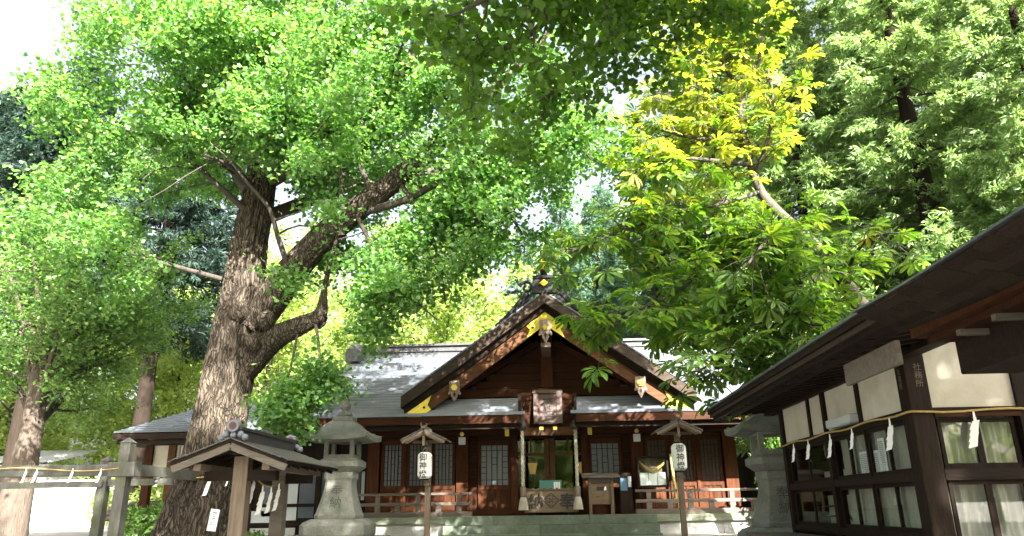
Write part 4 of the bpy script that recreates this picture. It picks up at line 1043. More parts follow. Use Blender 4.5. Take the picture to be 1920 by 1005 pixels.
# rails, side wall
sy0, sy1 = OY+.17, YFAR-.08
obox('head_rail', 'wood_dark_h', OX-.015, OX+.09, sy0, sy1, z_h0, z_h1)
obox('middle_rail', 'wood_dark_h', OX-.02, OX+.09, sy0, sy1, z_m0, z_m1)
obox('bottom_rail', 'wood_dark_h', OX-.02, OX+.09, sy0, sy1, z_led-.02, z_led+.06)
obox('wall_plate', 'wood_dark_h', OX-.05, OX+.1, OY-.9, YFAR+.7, z_top-.03, z_top+.12)
obox('lower_wall', 'wood_dark_h', OX+.02, OX+.08, sy0, sy1, 0.2, z_led-.025)
# ledge
obox('ledge', 'wood_grey', OX-.62, OX-.03, OY+.9, YFAR+.25, z_led-.10, z_led-.05)
obox('ledge_fascia', 'wood_red_h', OX-.61, OX-.575, OY+.9, YFAR+.25, z_led-.24, z_led-.102)
# upper plaster panels, side wall, split by studs
studs = [8.25, 9.88]
cuts = [sy0] + studs + [sy1]
for a, b in zip(cuts[:-1], cuts[1:]):
    obox('plaster_panel', 'plaster', OX+.01, OX+.06, a+.0, b-.0, z_h1+.002, z_top-.032)
for y_ in studs: obox('stud', 'wood_dark', OX-.012, OX+.009, y_-.045, y_+.045, z_h1+.002, z_top-.032)
# side windows
def window_y(ya, yb, za, zb, n, parent=off):
    """row of n sliding sashes in the side wall"""
    w = (yb-ya)/n
    for i in range(n):
        a, b = ya+i*w, ya+(i+1)*w; dx = .02*(i % 2); st = .032
        s_ = MB().box(OX+.01+dx, OX+.035+dx, a, a+st, za, zb).box(OX+.01+dx, OX+.035+dx, b-st, b, za, zb)
        s_.box(OX+.01+dx, OX+.035+dx, a+st, b-st, za, za+.04).box(OX+.01+dx, OX+.035+dx, a+st, b-st, zb-.04, zb)
        so_ = s_.build('window_sash', 'wood_dark', parent)
        MB().box(OX+.02+dx, OX+.024+dx, a+st, b-st, za+.04, zb-.04).build('pane', 'glass', so_)
def window_x(xa, xb, za, zb, n, Y=OY):
    w = (xb-xa)/n
    for i in range(n):
        a, b = xa+i*w, xa+(i+1)*w; dy = .02*(i % 2); st = .034
        s_ = MB().box(a, a+st, Y+.01+dy, Y+.035+dy, za, zb).box(b-st, b, Y+.01+dy, Y+.035+dy, za, zb)
        s_.box(a+st, b-st, Y+.01+dy, Y+.035+dy, za, za+.045).box(a+st, b-st, Y+.01+dy, Y+.035+dy, zb-.04, zb)
        so_ = s_.build('window_sash', 'wood_dark', off)
        MB().box(a+st, b-st, Y+.02+dy, Y+.024+dy, za+.045, zb-.04).build('pane', 'glass', so_)
for za, zb in ((z_m1, z_h0), (z_led+.06, z_m0)):
    window_y(sy0, YB-.05, za, zb, 4); window_y(YB+.05, sy1, za, zb, 2)
def curtain(a, b, fixed, za, zb, along='y', seed=0):
    rr = random.Random(seed); n = 90; vs = []; fs = []
    for z in (za, (za+zb)/2, zb):
        for i in range(n+1):
            t = a+(b-a)*i/n; d = .016*math.sin(t*52+seed)+.008*math.sin(t*113+seed*2+ (z-za)*2)
            vs.append((fixed+d, t, z) if along == 'y' else (t, fixed+d, z))
    for j in range(2):
        for i in range(n): fs.append((j*(n+1)+i, j*(n+1)+i+1, (j+1)*(n+1)+i+1, (j+1)*(n+1)+i))
    return MB().add(vs, fs).build('curtain', 'curtain', off, True)
curtain(sy0, YB-.1, OX+.10, z_m1, z_h0, 'y', 1); curtain(sy0, YB-.1, OX+.10, z_led, z_m0, 'y', 2)
# far bay: bright room boards behind the glass
obox('room_board', 'cream_board', OX+.5, OX+.53, YB+.1, sy1+.2, z_led, 1.50)
obox('room_board', 'cream_board', OX+.5, OX+.53, YB+.1, sy1+.2, z_m1, 1.82)
obox('room_rail', 'wood_dark_h', OX+.42, OX+.49, YB, sy1+.2, 1.82, 1.95)
hr = MB().tube([(OX+.3, sy1-.1, z_led+.28), (OX+.3, YB+.7, z_led+.3), (OX+.3, YB+.3, z_led+.05)], .014, 6).tube([(OX+.34, sy1-.1, z_led+.16), (OX+.34, YB+.85, z_led+.17), (OX+.34, YB+.5, z_led)], .014, 6)
hr.build('chair_back', 'rubber', off, True)
# front wall
fx0 = OX+.17
for xa, xb in ((fx0, 4.205), (4.355, 5.325), (5.475, 6.425)):
    obox('head_rail', 'wood_dark_h', xa, xb, OY-.02, OY+.08, 2.16, z_h1)
    obox('middle_rail', 'wood_dark_h', xa, xb, OY-.03, OY+.08, z_m0, z_m1+.02)
    obox('window_head', 'wood_red_h', xa, xb, OY-.045, OY-.022, 2.13, 2.165)
    obox('bottom_rail', 'wood_dark_h', xa, xb, OY-.03, OY+.08, z_led-.12, z_led-.04)
    obox('plaster_panel', 'plaster', xa, xb, OY+.01, OY+.06, z_h1+.002, 2.95)
    obox('lower_wall', 'wood_dark_h', xa, xb, OY+.02, OY+.07, 0, z_led-.13)
    window_x(xa+.03, xb-.03, z_m1+.02, 2.125, 2); window_x(xa+.03, xb-.03, z_led-.04, z_m0, 2)
    curtain(xa+.05, xa+.42, OY+.12, z_m1, 2.14, 'x', 3); curtain(xb-.36, xb-.02, OY+.12, z_m1, 2.14, 'x', 4)
    curtain(xa+.05, xb-.05, OY+.12, z_led-.1, z_m0, 'x', 5)
obox('room_back', 'curtain', OX+1.6, OX+1.65, OY+1.7, YFAR, 0.2, 2.7)
obox('room_back', 'interior_dark', fx0+.2, 7.4, OY+1.6, OY+1.65, 0.2, 2.7)
obox('room_floor', 'interior_dark', OX+.2, 7.4, OY+.1, YFAR, 0.9, 0.94)
obox('ceiling', 'interior_dark', OX+.11, 7.4, OY+.11, YFAR, z_top-.02, z_top+.0)
obox('far_wall', 'plaster', OX+.1, 7.4, YFAR-.02, YFAR+.03, z_h1, z_top)
obox('far_wall', 'wood_dark_h', OX+.1, 7.4, YFAR-.01, YFAR+.02, 0.3, z_h1-.002)
# roof: thick eave over the side wall, layered edge, rafters
EX, EZ = 2.40, 2.70
ry0_, ry1_ = 5.25, 11.92
def eave(name, mat, x0, x1, z0, z1, a, b, lift=.0):
    """a strip parallel to the wall; its far end lifts a little"""
    mb = MB(); n = 8
    for i in range(n+1):
        t = i/n; y = a+(b-a)*t; d = lift*max(0, (t-.75)/.25)**2
        mb.v += [(x0, y, z0+d), (x1, y, z0+d+ (x1-x0)*0), (x1, y, z1+d), (x0, y, z1+d)]
    for i in range(n):
        o = 4*i; mb.f += [(o+k, o+(k+1) % 4, o+4+(k+1) % 4, o+4+k) for k in range(4)]
    mb.f += [(0, 1, 2, 3), (4*n+3, 4*n+2, 4*n+1, 4*n)]
    return mb.build(name, mat, off)
eave('eave_edge', 'copper_patina_sky', EX-.03, EX+.25, EZ+.10, EZ+.125, ry0_, ry1_+.03)
eave('eave_layer', 'wood_dark_h', EX, EX+.25, EZ+.045, EZ+.098, ry0_, ry1_)
eave('eave_layer', 'roof_edge', EX+.03, EX+.28, EZ-.005, EZ+.043, ry0_, ry1_)
eave('eave_layer', 'wood_dark_h', EX+.07, EX+.30, EZ-.05, EZ-.007, ry0_, ry1_-.04)
MB().add([(EX+.25, 6.2, EZ+.11), (7.6, 6.2, EZ+2.4), (7.6, ry1_, EZ+2.4), (EX+.25, ry1_, EZ+.11), (EX+.25, 6.2, EZ+.0), (7.6, 6.2, EZ+2.3), (7.6, ry1_, EZ+2.3), (EX+.25, ry1_, EZ+.0)],
         [(0, 1, 2, 3), (7, 6, 5, 4), (0, 4, 5, 1), (2, 6, 7, 3)]).build('roof', 'tile_dark', off)
MB().add([(7.6, 6.2, EZ+2.4), (12.6, 6.2, EZ+.1), (12.6, ry1_, EZ+.1), (7.6, ry1_, EZ+2.4)], [(0, 1, 2, 3)]).build('roof', 'tile_dark', off)
obox('far_gable_wall', 'plaster', OX+.1, 11.9, YFAR+.04, YFAR+.08, z_top, z_top+.03)
rafm2 = MB().bar((EX+.12, 0, EZ-.035), (OX+.1, 0, EZ+.09), .055, .06).mesh('rafter', 'wood_dark')
y_ = 6.0
while y_ < ry1_-.05:
    piece('rafter', rafm2, off, (0, y_, 0)); y_ += .27
obox('soffit', 'wood_dark_h', EX+.29, OX+.0, ry0_, ry1_, EZ+.10, EZ+.115)
# wide board hung under the near end of the eave
obox('eave_board', 'wood_grey', 2.70, 2.74, 5.9, 7.0, 2.43, 2.62)
gp = [(OX+.02, 2.955), (12.0, 2.955), (12.0, EZ+.30), (7.6, EZ+2.28), (OX+.02, EZ+.31)]
MB().prism(gp, OY+.02, OY+.07, 'y').build('gable_wall', 'plaster', off)
obox('gable_beam', 'wood_dark_h', OX+.0, 12.0, OY-.03, OY+.018, 2.96, 3.08)
for x_ in (5.4, 7.6, 9.8): obox('gable_strut', 'wood_dark', x_-.06, x_+.06, OY-.02, OY+.019, 3.085, min(EZ+2.25, EZ+.3+.455*(x_-OX) if x_ < 7.7 else EZ+1.2))
# rope, streamers
rope_pts = [Vector((OX-.06, y, 2.185-.012*math.sin((y-7)*5))) for y in np.linspace(YFAR, OY, 18)] + [Vector((OX-.04, OY-.06, 2.185))] + [Vector((x, OY-.05, 2.185-.012*math.sin((x-3.3)*6))) for x in np.linspace(OX+.05, 6.2, 16)]
tag(MB().tube(rope_pts, .011, 6).build('straw_rope', 'straw', None, True), 'straw rope wrapped around the office walls at window head height', 'rope')
spots = [((1489, 845), 0), ((1516, 836), 0), ((1556, 819), 0), ((1597, 808), 0), ((1668, 790), 0)]
names = ['thin white streamer nearest the far end of the office rope', 'thin white streamer second from the far end of the office rope', 'broad white streamer on the office post between the windows', 'narrow white streamer under the wall lamp', 'white streamer on the office rope beside the corner post']
for i, ((px_, py_), _) in enumerate(spots):
    p = atX(px_, py_, OX-.075)
    shide((p[0], p[1], 2.17), math.radians(-62), names[i], 'streamers on the office rope', i, (.72, .72, .8, .66, .9)[i])
p = atY(1826, 777, OY-.07)
shide((p[0], p[1], 2.17), math.radians(-8), 'white streamer over the sunlit front window of the office', 'streamers on the office rope', 1, .95)
# wall lamp
wl = thing('wall_lamp', (OX-.06, 8.75, 2.26), 'long grey lamp housing fixed under the office eave', 'lamp')
MB().box(OX-.11, OX-.002, 8.28, 9.02, 2.23, 2.32).build('housing', 'lamp_plastic', wl, bevel=.012)
MB().box(OX-.10, OX-.02, 8.31, 8.99, 2.222, 2.229).build('diffuser', 'lamp_plastic', wl)
# papers in the window
for nm_, ya, yb, za, zb, lab in (('notice_paper', 8.34, 8.60, 1.685, 1.93, 'lower left of the white notices behind the office window'), ('notice_paper', 8.08, 8.32, 1.685, 1.92, 'middle white notice behind the office window'), ('notice_paper', 7.92, 8.075, 1.685, 2.03, 'tall white notice at right behind the office window')):
    t = thing(nm_, (OX+.07, (ya+yb)/2, za), lab, 'notice', 'notices in the office window')
    MB().box(OX+.062, OX+.065, ya, yb, za, zb).build('sheet', 'paper', t)
    ln = MB(); k = int((yb-ya-.04)/.022)
    for j in range(k):
        yy_ = yb-.02-j*.022; L_ = (zb-za)*(.55+.3*abs(math.sin(j*1.7)))
        q = zb-.03
        while q > zb-.03-L_:
            ln.box(OX+.0605, OX+.0612, yy_-.011, yy_, q-.012, q); q -= .019
    ln.build('lettering', 'ink_faint', t)
# carved name strips on the corner post
for nm_, face in (('front', 0), ('side', 1)):
    tm = text_mesh('社務所', .075, 'wood_grey', .0015)
    o = piece('lettering', tm, off, (OX+.09, OY-.036, 2.52) if face == 0 else (OX-.036, OY+.07, 2.50))
    if face: o.rotation_euler = (0, 0, math.radians(-90)); o.scale = (.8, 1, .9)

# ------------------------------------------------------------------ near porch canopy
pc = thing('porch_canopy', (3.5, 4.0, 0), 'near porch roof with thick shingled eave at the right edge', 'canopy')
PY0, PY1 = 1.2, 5.32
def pz(y, base): return base + .035*max(0, (y-4.0)/1.3)**2            # edge curls up towards its far end
shm = MB().box(-.5, .5, -.5, .5, -.5, .5).mesh('shingle', 'wood_shingle')
rows = 5; xo, zo, xi, zi = 2.20, 2.665, 2.66, 2.555
sl_ = math.atan2(zo-zi, xi-xo)
for r in range(rows):
    u = (r+.5)/rows; x_ = xo+(xi-xo)*u; z_ = zo+(zi-zo)*u
    y_ = PY1+.06*0+.07*r; k = 0
    while y_ > PY0:
        w_ = .30+.10*math.sin(k*2.3+r*1.7)
        tilt = -.05*max(0, (y_-4.2)/1.1)
        piece('shingle', shm, pc, (x_, y_-w_/2, pz(y_-w_/2, z_)+.006*r), (-tilt, sl_, 0), ((xi-xo)/rows/math.cos(sl_)*1.0-.005, w_-.006, .03))
        y_ -= w_; k += 1
mb = MB(); n = 12
for i in range(n+1):
    y = PY0+(PY1+.03-PY0)*i/n
    mb.v += [(xo-.03, y, pz(y, zo)+.022), (xo+.35, y, pz(y, zo)+.12), (3.42, y, pz(y, zo)+.52), (3.42, y, pz(y, zo)+.44), (xo+.35, y, pz(y, zo)+.03), (xo-.03, y, pz(y, zo)+.008)]
for i in range(n):
    o = 6*i; mb.f += [(o+k, o+(k+1) % 6, o+6+(k+1) % 6, o+6+k) for k in range(6)]
mb.f += [(0, 1, 2, 3, 4, 5), tuple(6*n+k for k in range(5, -1, -1))]
mb.build('roof', 'copper_patina_sky', pc)
MB().box(xi-.02, xi+.30, PY0, PY1+.18, zi-.012, zi+.055).build('under_board', 'wood_red_h', pc)
MB().box(xi+.06, xi+.28, PY0, PY1+.10, zi-.06, zi-.013).build('under_board', 'wood_red_h', pc)
for i in range(9):
    MB().box(xi+.05, xi+.30, PY1-.35-i*.42, PY1-.30-i*.42, zi-.10, zi-.061).build('rafter_end', 'wood_grey', pc)
MB().box(2.90, 3.3, PY0, 5.42, 2.26, zi-.02).build('beam', 'wood_dark_h', pc, bevel=.01)
MB().box(3.0, 3.2, 1.3, 1.5, 0, 2.26).build('post', 'wood_dark', pc)
# ------------------------------------------------------------------ tree tools
def cr_spline(pts, rad, step=.25):
    """Catmull-Rom through pts with radii -> arrays"""
    P = np.array(pts, float); R = np.array(rad, float)
    P = np.vstack([2*P[0]-P[1], P, 2*P[-1]-P[-2]]); out, orad = [], []
    for i in range(1, len(P)-2):
        L = np.linalg.norm(P[i+1]-P[i]); n = max(2, int(L/step))
        for k in range(n):
            t = k/n; a, b, c, d = P[i-1], P[i], P[i+1], P[i+2]
            out.append(.5*((2*b)+(-a+c)*t+(2*a-5*b+4*c-d)*t*t+(-a+3*b-3*c+d)*t**3)); orad.append(R[i-1]+(R[i]-R[i-1])*t)
    out.append(P[-2]); orad.append(R[-1])
    return np.array(out), np.array(orad)
def bark_tube(mb, pts, rad, n=12, amp=0.0, fur=7.0, seed=0.0, flare=None):
    """tube whose surface is broken into vertical furrows and swellings"""
    k = len(pts); o = len(mb.v); ref = None
    for i in range(k):
        t = pts[min(i+1, k-1)]-pts[max(i-1, 0)]; t = t/np.linalg.norm(t)
        if ref is None: ref = np.array([1.0, 0, 0]) if abs(t[0]) < .9 else np.array([0, 1.0, 0])
        a = ref-t*ref.dot(t); a /= np.linalg.norm(a); ref = a; b = np.cross(t, a)
        for j in range(n):
            an = 2*math.pi*j/n; d = a*math.cos(an)+b*math.sin(an); r = rad[i]
            if flare: r *= flare(i/(k-1), an)
            if amp:
                q = (math.cos(an)*fur*.5+seed, math.sin(an)*fur*.5, i*.14*fur*.09)
                rd_ = 1-abs(noise.noise(Vector((q[0]*1.7, q[1]*1.7, q[2]*.55))))*2.2
                big = noise.noise(Vector((math.cos(an)*1.2+seed, math.sin(an)*1.2, i*.06)))
                r += amp*rad[i]*(.75*rd_-.35+.55*big+.25*noise.noise(Vector((q[0]*4, q[1]*4, q[2]*3))))
            p = pts[i]+d*r; mb.v.append((p[0], p[1], p[2]))
    for i in range(k-1):
        for j in range(n): mb.f.append((o+i*n+j, o+i*n+(j+1) % n, o+(i+1)*n+(j+1) % n, o+(i+1)*n+j))
    mb.f.append(tuple(o+(k-1)*n+j for j in range(n)))

# leaf templates: (side, along, normal)
T_FAN = (np.array([(0, 0, 0), (-.55, .55, .12), (-.28, .95, .02), (0, .82, -.06), (.28, .95, .02), (.55, .55, .12)]), np.array([(0, 3, 2, 1), (0, 5, 4, 3)]))
T_OVAL = (np.array([(0, 0, 0), (-.34, .35, .06), (-.26, .75, .04), (0, 1.0, -.03), (.26, .75, .04), (.34, .35, .06)]), np.array([(0, 3, 2, 1), (0, 5, 4, 3)]))
T_ROUND = (np.array([(0, 0, 0), (-.42, .22, .09), (-.46, .58, .08), (0, 1.0, -.05), (.46, .58, .08), (.42, .22, .09)]), np.array([(0, 3, 2, 1), (0, 5, 4, 3)]))
def palmate():
    V, Fc = [], []
    for i, (ang, L) in enumerate(((0, 1.0), (38, .95), (-38, .95), (78, .78), (-78, .78), (118, .5), (-118, .5))):
        a = math.radians(ang); d = (math.sin(a), math.cos(a)); p = (d[1], -d[0]); o = len(V)
        for t, w, z in ((.08, .015, 0), (.45, .10, -.02), (.72, .15, -.07), (.9, .09, -.14)):
            for s in (-1, 1): V.append((d[0]*t*L+p[0]*s*w*L, d[1]*t*L+p[1]*s*w*L, z*L+.035*w*10*L*.6))
        mids = []
        for t, z in ((.08, 0), (.45, -.035), (.72, -.09), (.9, -.16)): mids.append(len(V)); V.append((d[0]*t*L, d[1]*t*L, z*L))
        tip = len(V); V.append((d[0]*L, d[1]*L, -.22*L))
        for k in range(3):
            Fc.append((o+2*k, mids[k], mids[k+1], o+2*k+2)); Fc.append((mids[k], o+2*k+1, o+2*k+3, mids[k+1]))
        Fc.append((o+6, mids[3], mids[3], tip)); Fc.append((mids[3], o+7, tip, tip))
    return np.array(V), Fc
def leaf_soup(name, tmpl, P, A, Nn, S, mat, parent):
    V, Fq = scatter(tmpl[0], tmpl[1], P, A, Nn, S)
    o = link(name, big_mesh(name, V - np.array(root_loc(parent)), Fq, mat), parent); o['kind'] = 'stuff'
    return o
def rnd(n): return rng.normal(size=(n, 3))

class Branches:
    """grows side branches and twigs from given limbs; collects wood and leaf positions"""
    def __init__(s): s.wood = MB(); s.tw_a = []; s.tw_b = []
    def limb_side(s, pts, rad, start=.15, every=.5, length=(1.2, 2.6), droop=.25, up=.25, twigs=12, twig=(.35, .8), keep=None):
        L = np.concatenate([[0], np.cumsum(np.linalg.norm(np.diff(pts, axis=0), axis=1))]); tot = L[-1]
        t = start*tot
        while t < tot:
            i = min(np.searchsorted(L, t), len(pts)-1); p = pts[i]; r0 = rad[i]
            ax_ = unitv(pts[min(i+1, len(pts)-1)]-pts[max(i-1, 0)])
            d = rng.normal(size=3); d -= ax_*d.dot(ax_)*.7; d = unitv(d); d[2] = d[2]*.6+up; d = unitv(d+ax_*.35)
            ln = rng.uniform(*length)*(.75+.5*(t/tot)); s.branch(p, d, ln, min(.045, r0*.5), droop, twigs, twig, keep)
            t += every*rng.uniform(.6, 1.4)
        s.branch(pts[-1], unitv(pts[-1]-pts[-2]), rng.uniform(*length), min(.05, rad[-1]), droop, twigs, twig, keep)
    def branch(s, p, d, ln, r, droop, twigs, twig, keep=None):
        n = 6; q = [np.array(p)]; dd = np.array(d, float)
        for i in range(n):
            dd = unitv(dd + rng.normal(size=3)*.16 + np.array([0, 0, -droop*(i/n)*.8])); q.append(q[-1]+dd*ln/n)
        q = np.array(q)
        if keep is not None and not keep(q[-1]): return
        s.wood.tube([tuple(x) for x in q[:-1]], [r*(1-.8*i/n) for i in range(n)], 5, False)
        for k in range(twigs):
            t = rng.uniform(.25, 1.0)*n; i = min(int(t), n-1); b = q[i]+(q[i+1]-q[i])*(t-i)
            td = unitv(unitv(q[i+1]-q[i])*.5 + rng.normal(size=3)*.75 + np.array([0, 0, -.12])); e = b+td*rng.uniform(*twig)
            if keep is None or keep(e): s.tw_a.append(b); s.tw_b.append(e)
    def twig_wood(s, r=.006, frac=.35):
        for a, b in zip(s.tw_a, s.tw_b):
            if rng.random() < frac: s.wood.tube([tuple(a), tuple(b)], [r, r*.5], 3, False)
    def leaves(s, per, spread, size, flat=.9, hang=.35):
        A = np.array(s.tw_a); B = np.array(s.tw_b); n = len(A); m = n*per
        idx = np.repeat(np.arange(n), per); t = rng.uniform(.1, 1.05, (m, 1)); P = A[idx]+(B[idx]-A[idx])*t + rnd(m)*spread*np.array([1, 1, .6])
        Ax = unitv(rnd(m)*np.array([1, 1, .5]) + np.array([0, 0, -hang])); Nn = unitv(rnd(m)*.55+np.array([0, 0, flat]))
        return P, Ax, Nn, rng.uniform(size[0], size[1], m)
def pxl(pts):  # [(x, y, Y), ...] pixels with a depth -> world
    return np.array([atY(*p) for p in pts])

# ------------------------------------------------------------------ the great ginkgo
GB = atY(365, 1005, 14.0)
gk = thing('ginkgo_tree', (float(GB[0]), 14.0, TER), 'huge old ginkgo with furrowed trunk and spreading limbs', 'tree')
tr_p = np.vstack([[GB[0]-.02, 14.0, TER-.25], pxl([(364, 1005, 14.0), (388, 900, 14.0), (412, 780, 14.0), (432, 680, 14.0), (450, 590, 14.0), (462, 510, 14.0), (470, 440, 14.0), (484, 370, 14.0), (497, 280, 14.05), (503, 190, 14.1), (520, 90, 14.2), (545, -20, 14.3), (560, -160, 14.4), (570, -330, 14.4)])])
tr_r = [.70, .59, .52, .47, .45, .43, .38, .34, .32, .28, .24, .21, .17, .12, .05]
tp, trd = cr_spline(tr_p, tr_r, .09)
trunk = MB()
bark_tube(trunk, tp, trd, 144, .17, 6.0, 3.1, lambda u, a: 1+.22*max(0, 1-u*9)*(1+.5*math.sin(a*5)))
limbs = {
 'a': (pxl([(470, 610, 14.0), (520, 545, 13.9), (565, 488, 13.75), (612, 440, 13.6), (665, 396, 13.5), (745, 335, 13.2), (830, 262, 13.0), (905, 190, 12.8), (975, 120, 12.6), (1030, 60, 12.5)]), [.36, .32, .28, .26, .24, .19, .155, .12, .08, .04]),
 'b': (pxl([(455, 690, 14.0), (510, 638, 13.8), (560, 612, 13.6), (600, 590, 13.5), (608, 545, 13.45), (622, 480, 13.4), (640, 420, 13.4)]), [.30, .23, .18, .13, .055, .04, .02]),
}
for i, k in enumerate(limbs):
    q, r = cr_spline(*limbs[k], .09); bark_tube(trunk, q, r, 56, .13, 4.5, 7.7+i*5)
# knots on the trunk
for (px_, py_, s) in ((448, 585, .22), (478, 640, .2), (500, 600, .2), (655, 398, .17), (600, 600, .15)):
    c = atY(px_, py_, 13.62); trunk.lathe(tuple(c), [(.02, -s*1.2), (s*.8, -s*.5), (s, .05), (s*.7, s*.6), (.02, s)], 10)
tko = trunk.build('trunk', 'bark_ginkgo', gk, True)
thin = {
 'c': (pxl([(670, 400, 13.5), (760, 375, 13.2), (850, 325, 13.0), (935, 287, 12.8), (1010, 262, 12.6), (1080, 280, 12.4)]), [.09, .08, .065, .05, .04, .02]),
 'd': (pxl([(415, 523, 13.9), (330, 500, 13.4), (240, 476, 13.0), (160, 455, 12.6), (60, 430, 12.4)]), [.055, .045, .034, .024, .012]),
 'e': (pxl([(505, 330, 14.0), (560, 300, 13.6), (620, 262, 13.3), (690, 190, 13.0), (770, 110, 12.8), (800, 20, 12.7), (820, -80, 12.6)]), [.26, .23, .2, .16, .13, .1, .05]),
 'f': (pxl([(500, 230, 14.1), (470, 150, 13.6), (420, 90, 13.2), (350, 40, 12.9), (280, -20, 12.6)]), [.15, .11, .08, .05, .02]),
 'g': (pxl([(478, 410, 13.9), (400, 340, 13.2), (330, 280, 12.9), (260, 250, 12.6), (215, 240, 12.4)]), [.07, .055, .04, .025, .012]),
 'h': (pxl([(520, 70, 14.2), (580, 10, 14.0), (620, -90, 13.8), (650, -200, 13.8)]), [.2, .17, .12, .05]),
 'i': (pxl([(540, 500, 13.6), (520, 440, 13.2), (505, 390, 12.9), (470, 350, 12.6), (430, 300, 12.3)]), [.06, .05, .04, .028, .015]),
 'j': (pxl([(640, 440, 13.5), (640, 360, 13.2), (645, 270, 13.0), (650, 190, 12.9)]), [.07, .055, .04, .02]),
 'k': (pxl([(700, 365, 13.3), (672, 300, 13.1), (676, 230, 13.0), (690, 150, 12.9)]), [.07, .055, .04, .02]),
 'l': (pxl([(625, 470, 13.4), (690, 500, 13.2), (760, 550, 13.0), (820, 600, 12.9)]), [.035, .028, .02, .012]),
 'm': (pxl([(590, 600, 13.5), (600, 670, 13.3), (585, 735, 13.2), (580, 775, 13.1)]), [.03, .024, .018, .01]),
 'U': (pxl([(560, 615, 13.6), (545, 690, 13.3), (525, 760, 13.2), (520, 800, 13.1)]), [.025, .02, .015, .01]),
 'V': (pxl([(600, 670, 13.3), (635, 720, 13.2), (655, 750, 13.1), (650, 765, 13.0)]), [.022, .018, .014, .01]),
 'n': (np.array([tp[70], tp[70]+[1.5, 2.2, 1.8], tp[70]+[3.2, 4.5, 3.2], tp[70]+[4.4, 6.5, 4.0]]), [.16, .13, .09, .04]),
 'o': (np.array([tp[75], tp[75]+[-1.8, 2.0, 2.0], tp[75]+[-3.8, 3.6, 3.2], tp[75]+[-5.5, 4.8, 3.6]]), [.16, .13, .09, .04]),
 'A': (pxl([(500, 260, 14.0), (520, 200, 12.7), (540, 140, 11.8)]), [.06, .04, .02]),
 'B': (pxl([(490, 180, 14.1), (455, 120, 12.7), (430, 60, 11.8)]), [.06, .04, .02]),
 'C': (pxl([(505, 330, 14.0), (550, 280, 12.8), (600, 240, 12.0)]), [.06, .04, .02]),
 'D': (pxl([(485, 360, 14.0), (430, 310, 12.9), (380, 290, 12.2)]), [.06, .04, .02]),
 'E': (pxl([(510, 140, 14.1), (560, 90, 12.7), (600, 50, 11.9)]), [.06, .04, .02]),
 'G': (pxl([(745, 335, 13.2), (800, 420, 13.0), (825, 500, 12.9), (835, 570, 12.8)]), [.05, .035, .025, .012]),
 'H': (pxl([(665, 396, 13.5), (700, 470, 13.2), (720, 540, 13.0), (745, 610, 12.9)]), [.05, .035, .025, .012]),
 'I': (pxl([(800, 290, 13.1), (880, 380, 12.9), (900, 450, 12.8), (905, 500, 12.8)]), [.045, .03, .02, .012]),
 'J': (pxl([(500, 120, 14.2), (480, 40, 13.0), (470, -30, 12.2)]), [.06, .04, .02]),
 'q': (pxl([(498, 280, 14.0), (420, 230, 13.0), (350, 150, 12.4), (290, 110, 12.0), (240, 80, 11.8)]), [.07, .055, .04, .025, .012]),
 'r': (pxl([(905, 190, 12.8), (980, 200, 12.6), (1050, 240, 12.5), (1110, 300, 12.4)]), [.07, .05, .035, .02]),
 's': (pxl([(830, 262, 13.0), (880, 310, 12.9), (940, 380, 12.8), (980, 440, 12.8)]), [.06, .05, .035, .02]),
}
br = Branches()
TX = float(atY(470, 440, 14)[0])
def keepg(e):
    # an open well round the trunk and its two big limbs: the old tree carries no leaves on the inner wood
    if e[2] < 7.9 and e[1] < 14.6 and abs(e[0]-(TX-.25)) < 1.15: return False
    d = np.linalg.norm(LIMB_A-e, axis=1).min()
    if (d < .8 and e[2] < 8.0 and e[1] < 14.0) or (d < .5 and e[2] < 8.4) : return False
    if e[2] < (2.6 if -6.2 < e[0] < -4.4 else 3.25): return False
    # nothing hangs low over the roof and path to the right of the tree
    if e[0] > -3.0 and e[2] < 4.55+.5*(e[0]+3.0): return False
    return True
LIMB_A = np.vstack([cr_spline(*limbs['a'], .3)[0], cr_spline(limbs['b'][0][:3], [.3, .3, .3], .3)[0]])
tm_ = MB()
for k, v in thin.items():
    q, r = cr_spline(v[0], v[1], .3); bark_tube(tm_, q, r, 9, .08, 5.0, ord(k)*1.3)
    low = k in 'lmUVWGHI'
    br.limb_side(q, r, .18 if not low else .3, .25 if not low else .2, (.9, 2.1) if not low else (.35, 1.0), .35 if not low else .9, .2 if not low else -.1, 13 if not low else (15 if k in 'mUV' else 9), (.3, .7), keepg)
for k, st in (('a', .45), ('b', .6)):
    q, r = cr_spline(*limbs[k], .3); br.limb_side(q, r, st, .26, (1.0, 2.3), .4, .2, 13, (.3, .7), keepg)
q = tp[::4]; br.limb_side(q, trd[::4], .58, .16, (1.6, 3.8), .3, .2, 15, (.3, .8), keepg)
tm_.v += []; tm_.build('limb', 'bark_thin', gk, True)
br.twig_wood(); br.wood.build('branches', 'bark_thin', gk, True)['kind'] = 'stuff'
P, A, Nn, S = br.leaves(36, .15, (.055, .11), .6)
leaf_soup('crown', T_FAN, P, A, Nn, S, 'leaf_ginkgo', gk)

